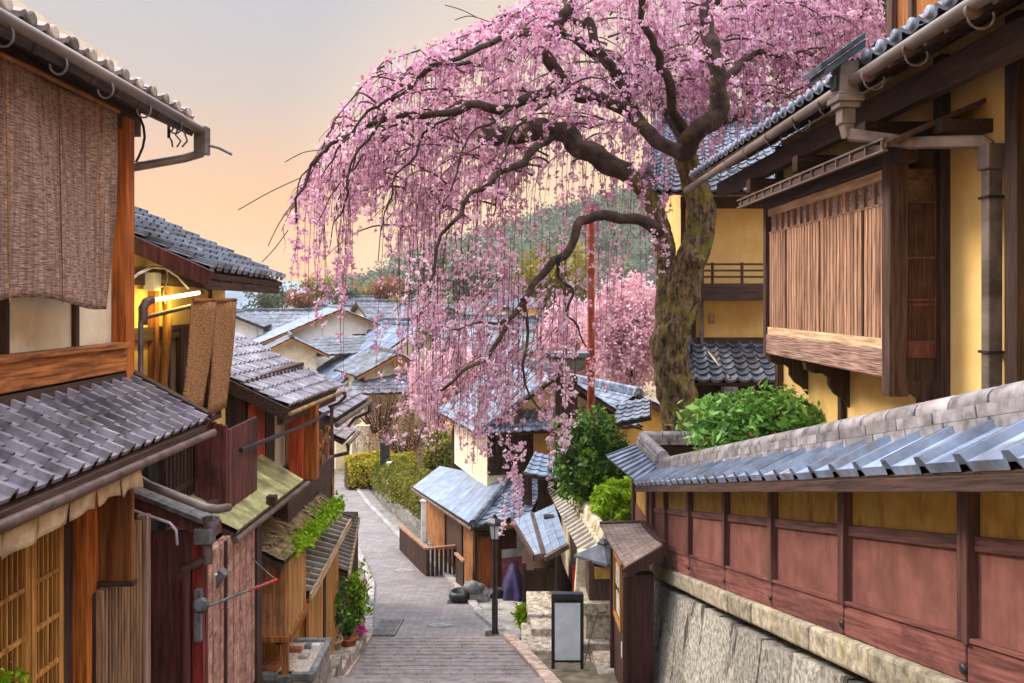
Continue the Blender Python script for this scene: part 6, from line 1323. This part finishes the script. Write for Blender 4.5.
# hanging strands: each grows from a limb or bough, arches out and falls
top_f = pl([(272, 262), (281, 228), (297, 192), (313, 166), (334, 116), (383, 58), (420, 46), (470, 30), (520, 8), (560, -25), (840, -40), (878, -5), (885, 30)])
bot_f = pl([(268, 268), (285, 290), (312, 318), (330, 300), (345, 350), (358, 300), (372, 265), (388, 250), (400, 420), (420, 455), (450, 445), (480, 480), (505, 470), (520, 520), (540, 470), (560, 480), (575, 440), (592, 415), (610, 375), (640, 330), (662, 250), (700, 175), (740, 150), (790, 125), (830, 95), (870, 40), (885, 32)])
tw = MB(); CL = []; CT = []
rnd = random.Random(5)
def strand(px, py, d, length_px, drift, dens=1.0, tone=0.0, leafless=0.0, free=True):
    """One hanging shoot with its flower clusters."""
    if free and px < 396: length_px = min(length_px, 208 - py + rnd.gauss(0, 8))
    if length_px < 8: return
    if py < top_f(px) or px < 274 or px + drift < 272: return
    P = []; seg = max(4, int(length_px / 12)); ph = rnd.uniform(0, 6.28); amp = rnd.uniform(.5, 2.5)
    for s in range(seg + 1):
        f = s / seg
        P.append(W(px + drift * (1 - (1 - f) ** 2) + amp * math.sin(f * 5 + ph), py + length_px * f, d))
    tw.tube(P, [.008 - .005 * (s / seg) for s in range(seg + 1)], 4, None, caps=False)
    L = length_px / F * d; n = int(L / .072 * dens)
    for _ in range(n):
        f = rnd.random(); 
        if f < leafless: continue
        i = min(int(f * seg), seg - 1); q = P[i].lerp(P[i + 1], f * seg - i)
        CL.append((q.x + rnd.gauss(0, .032), q.y + rnd.gauss(0, .032), q.z + rnd.gauss(0, .02))); CT.append(tone + rnd.random() * .55)
def bough(px, py, d, dx, rise, n=1):
    """A side branch that arches outwards; returns points along it."""
    P = [W(px, py, d)]; k = 7; Y_ = lambda x, y: max(y, top_f(x) + 4)
    out = []
    for s in range(1, k + 1):
        f = s / k; yb = Y_(px + dx * f, py - rise * math.sin(f * math.pi * .75) + abs(dx) * .45 * f * f); P.append(W(px + dx * f, yb, d)); out.append((px + dx * f, yb))
    tw.tube(P, [.03 - .022 * s / k for s in range(k + 1)], 5, None, caps=False)
    return out
cand = 0
def puff(q, n, r, tone):
    for _ in range(n): CL.append((q.x + rnd.gauss(0, r), q.y + rnd.gauss(0, r), q.z + rnd.gauss(0, r * .8))); CT.append(tone + rnd.random() * .5)
while cand < 360:
    px = rnd.uniform(284, 876); a, b = top_f(px), bot_f(px)
    dome = 190 if px < 620 else 130
    py = a + rnd.random() ** 1.15 * min(dome, max(10, b - a - 20)) + 8
    if px > 670 and rnd.random() > .75: continue
    if px < 430 and rnd.random() > .5: continue
    if px < 400 and py > 195: continue
    cand += 1
    cx = (px - 590) / 300
    d = D0 + rnd.gauss(.5, 1.9) * (1 - .45 * min(1, abs(cx)))
    if px > 690: d = max(d, 17.4)
    d = min(max(d, 14.5), 23.5)
    left = px < 600 + rnd.gauss(0, 60)
    dx = (-1 if left else 1) * rnd.uniform(25, 85)
    if px + dx < 276 or px + dx > 880: dx *= .3
    tone = rnd.uniform(0, .35)
    pts = bough(px, py, d, dx, rnd.uniform(6, 26))
    for (qx, qy) in pts:
        bl_ = bot_f(qx) - qy
        if bl_ < 6: continue
        for _ in range(2):
            ex, ey = qx + rnd.gauss(0, 7), qy + rnd.gauss(0, 6)
            if ey > top_f(ex) - 4: puff(W(ex, ey, d + rnd.gauss(0, .2)), rnd.randint(2, 6), .07, tone + rnd.uniform(-.1, .15))
        if rnd.random() < .5 + .25 * (qy > 120):
            ln_ = min(bl_, rnd.uniform(14, 60) if rnd.random() < .7 else rnd.uniform(60, 140))
            strand(qx, qy, d + rnd.gauss(0, .15), ln_, rnd.uniform(-16, 2) if left else rnd.uniform(-3, 12), .8, tone)
# long curtains in the lower left, falling in groups
for (gx, y0, y1, n, sp, dd) in [(288, 200, 275, 12, 6, 17), (301, 200, 322, 9, 5, 16.8), (320, 190, 336, 13, 4, 16.6), (345, 185, 312, 22, 7, 16.4), (345, 200, 425, 5, 1.5, 16.4), (376, 170, 236, 8, 6, 17), (402, 190, 268, 14, 6, 16.8), (405, 240, 440, 11, 10, 16.4), (428, 220, 462, 14, 11, 16.2), (452, 230, 440, 12, 10, 16.6), (478, 240, 492, 13, 9, 16.4), (500, 230, 455, 9, 9, 17.2), (516, 250, 530, 10, 7, 16.4), (540, 260, 440, 9, 9, 17), (562, 250, 500, 12, 8, 16.6), (575, 290, 430, 6, 6, 17.4), (600, 230, 390, 7, 9, 18), (622, 220, 340, 6, 9, 18.4), (640, 150, 300, 8, 8, 17.4), (655, 185, 290, 8, 6, 17.2), (440, 330, 420, 7, 16, 16), (470, 360, 450, 6, 14, 16)]:
    for _ in range(max(2, int(n * (.7 if gx < 395 else .95)))):
        x = gx + rnd.gauss(0, sp); ys = y0 + rnd.uniform(-30, 40); ye = y1 + rnd.uniform(-75, 5)
        if ye - ys < 20: continue
        strand(x, ys, dd + rnd.gauss(0, .5), ye - ys, rnd.uniform(-6, 3), .95 if gx < 390 else .7, rnd.uniform(0, .3), free=False)
for _ in range(64):                        # long shoots swept outwards over the lane
    x, y = rnd.uniform(430, 560), rnd.uniform(270, 375)
    strand(x, y, rnd.uniform(15.6, 17.2), min(rnd.uniform(50, 120), max(20, bot_f(x - 30) - y)), rnd.uniform(-62, -18), .75, rnd.uniform(0, .3), free=False)
# shoots arching along the big outer boughs and spurs on the limbs themselves
for P in tips:
    for q in P[len(P) // 3:]:
        pxq = CX + q.x / q.y * F; pyq = HY - q.z / q.y * F
        if pyq > 205 and pxq > 500: continue
        if pxq > 470 and rnd.random() < .6: continue
        for _ in range(5):
            CL.append((q.x + rnd.gauss(0, .16), q.y + rnd.gauss(0, .16), q.z + rnd.gauss(.05, .14))); CT.append(rnd.random() * .6 + .2)
        if rnd.random() < .6: strand(pxq + rnd.gauss(0, 4), pyq, q.y, rnd.uniform(20, 90), rnd.uniform(-5, 4), .9, .1)
# a few bare shoots that stick out past the crown
for a in [[(300, 178, 16.9), (270, 192, 16.8), (238, 210, 16.6)], [(296, 200, 16.9), (280, 222, 16.8), (268, 246, 16.7)], [(288, 230, 16.8), (275, 248, 16.8), (262, 262, 16.7)], [(395, 150, 16.5), (384, 200, 16.3), (378, 262, 16.2)], [(330, 150, 17), (305, 152, 17), (285, 162, 17)], [(478, 18, 18), (462, 10, 18), (445, 5, 18)], [(490, 22, 18), (470, 16, 18), (455, 20, 18)]]:
    tw.tube(poly(a), .011, 5, caps=False)
tw.build('twigs', twig_m, ct)
keep = []
for i, q in enumerate(CL):                 # thin the bloom into clumps and keep it inside the natural outline of the crown
    ex, ey = CX + q[0] / q[1] * F, HY - q[2] / q[1] * F
    if ey < top_f(ex) - 3 + rnd.gauss(0, 4) or ex < 273: continue
    nz = mnoise.noise(Vector((q[0] * 1.5, q[1] * .6, q[2] * .9))) + .5 * mnoise.noise(Vector((q[0] * 4, q[1] * 2, q[2] * 2.4)))
    if nz < (-.0 if ey < 240 else -.05) - (.12 if ey < 110 and ex > 450 else 0) and rnd.random() < .8: continue
    if ex < 480 and rnd.random() < .28: continue
    if ey > 235 and ex > 395: CT[i] += .2          # paler tint for the low curtains of bloom
    keep.append(i)
CL = np.array(CL)[keep]; CT = np.array(CT)[keep]; K = 6
P = np.repeat(CL, K, 0) + RNG.normal(size=(len(CL) * K, 3)) * .027
zt_ = np.repeat(CT, K) + RNG.normal(size=len(P)) * .12 + .1
quads('crown', P, .036 * (1 + .2 * RNG.normal(size=len(P))), blossom, ct, tint=np.clip(zt_, 0, 1), aspect=.95)
print('blossom faces', len(P), 'clusters', len(CL))
# ------------------------------------------------------------------ thin evening haze over the valley
hz = MB(); hz.box(-1700, 1700, -30, 1400, -26, 84, .5)
hm = bpy.data.materials.new('haze_air'); hm.use_nodes = True; hn = hm.node_tree.nodes; hn.remove(hn['Principled BSDF'])
pv = hn.new('ShaderNodeVolumePrincipled'); pv.inputs['Color'].default_value = (.92, .88, .84, 1); pv.inputs['Density'].default_value = .0003
hm.node_tree.links.new(pv.outputs[0], hn['Material Output'].inputs['Volume'])
tag(hz.build('haze', hm), kind='stuff')
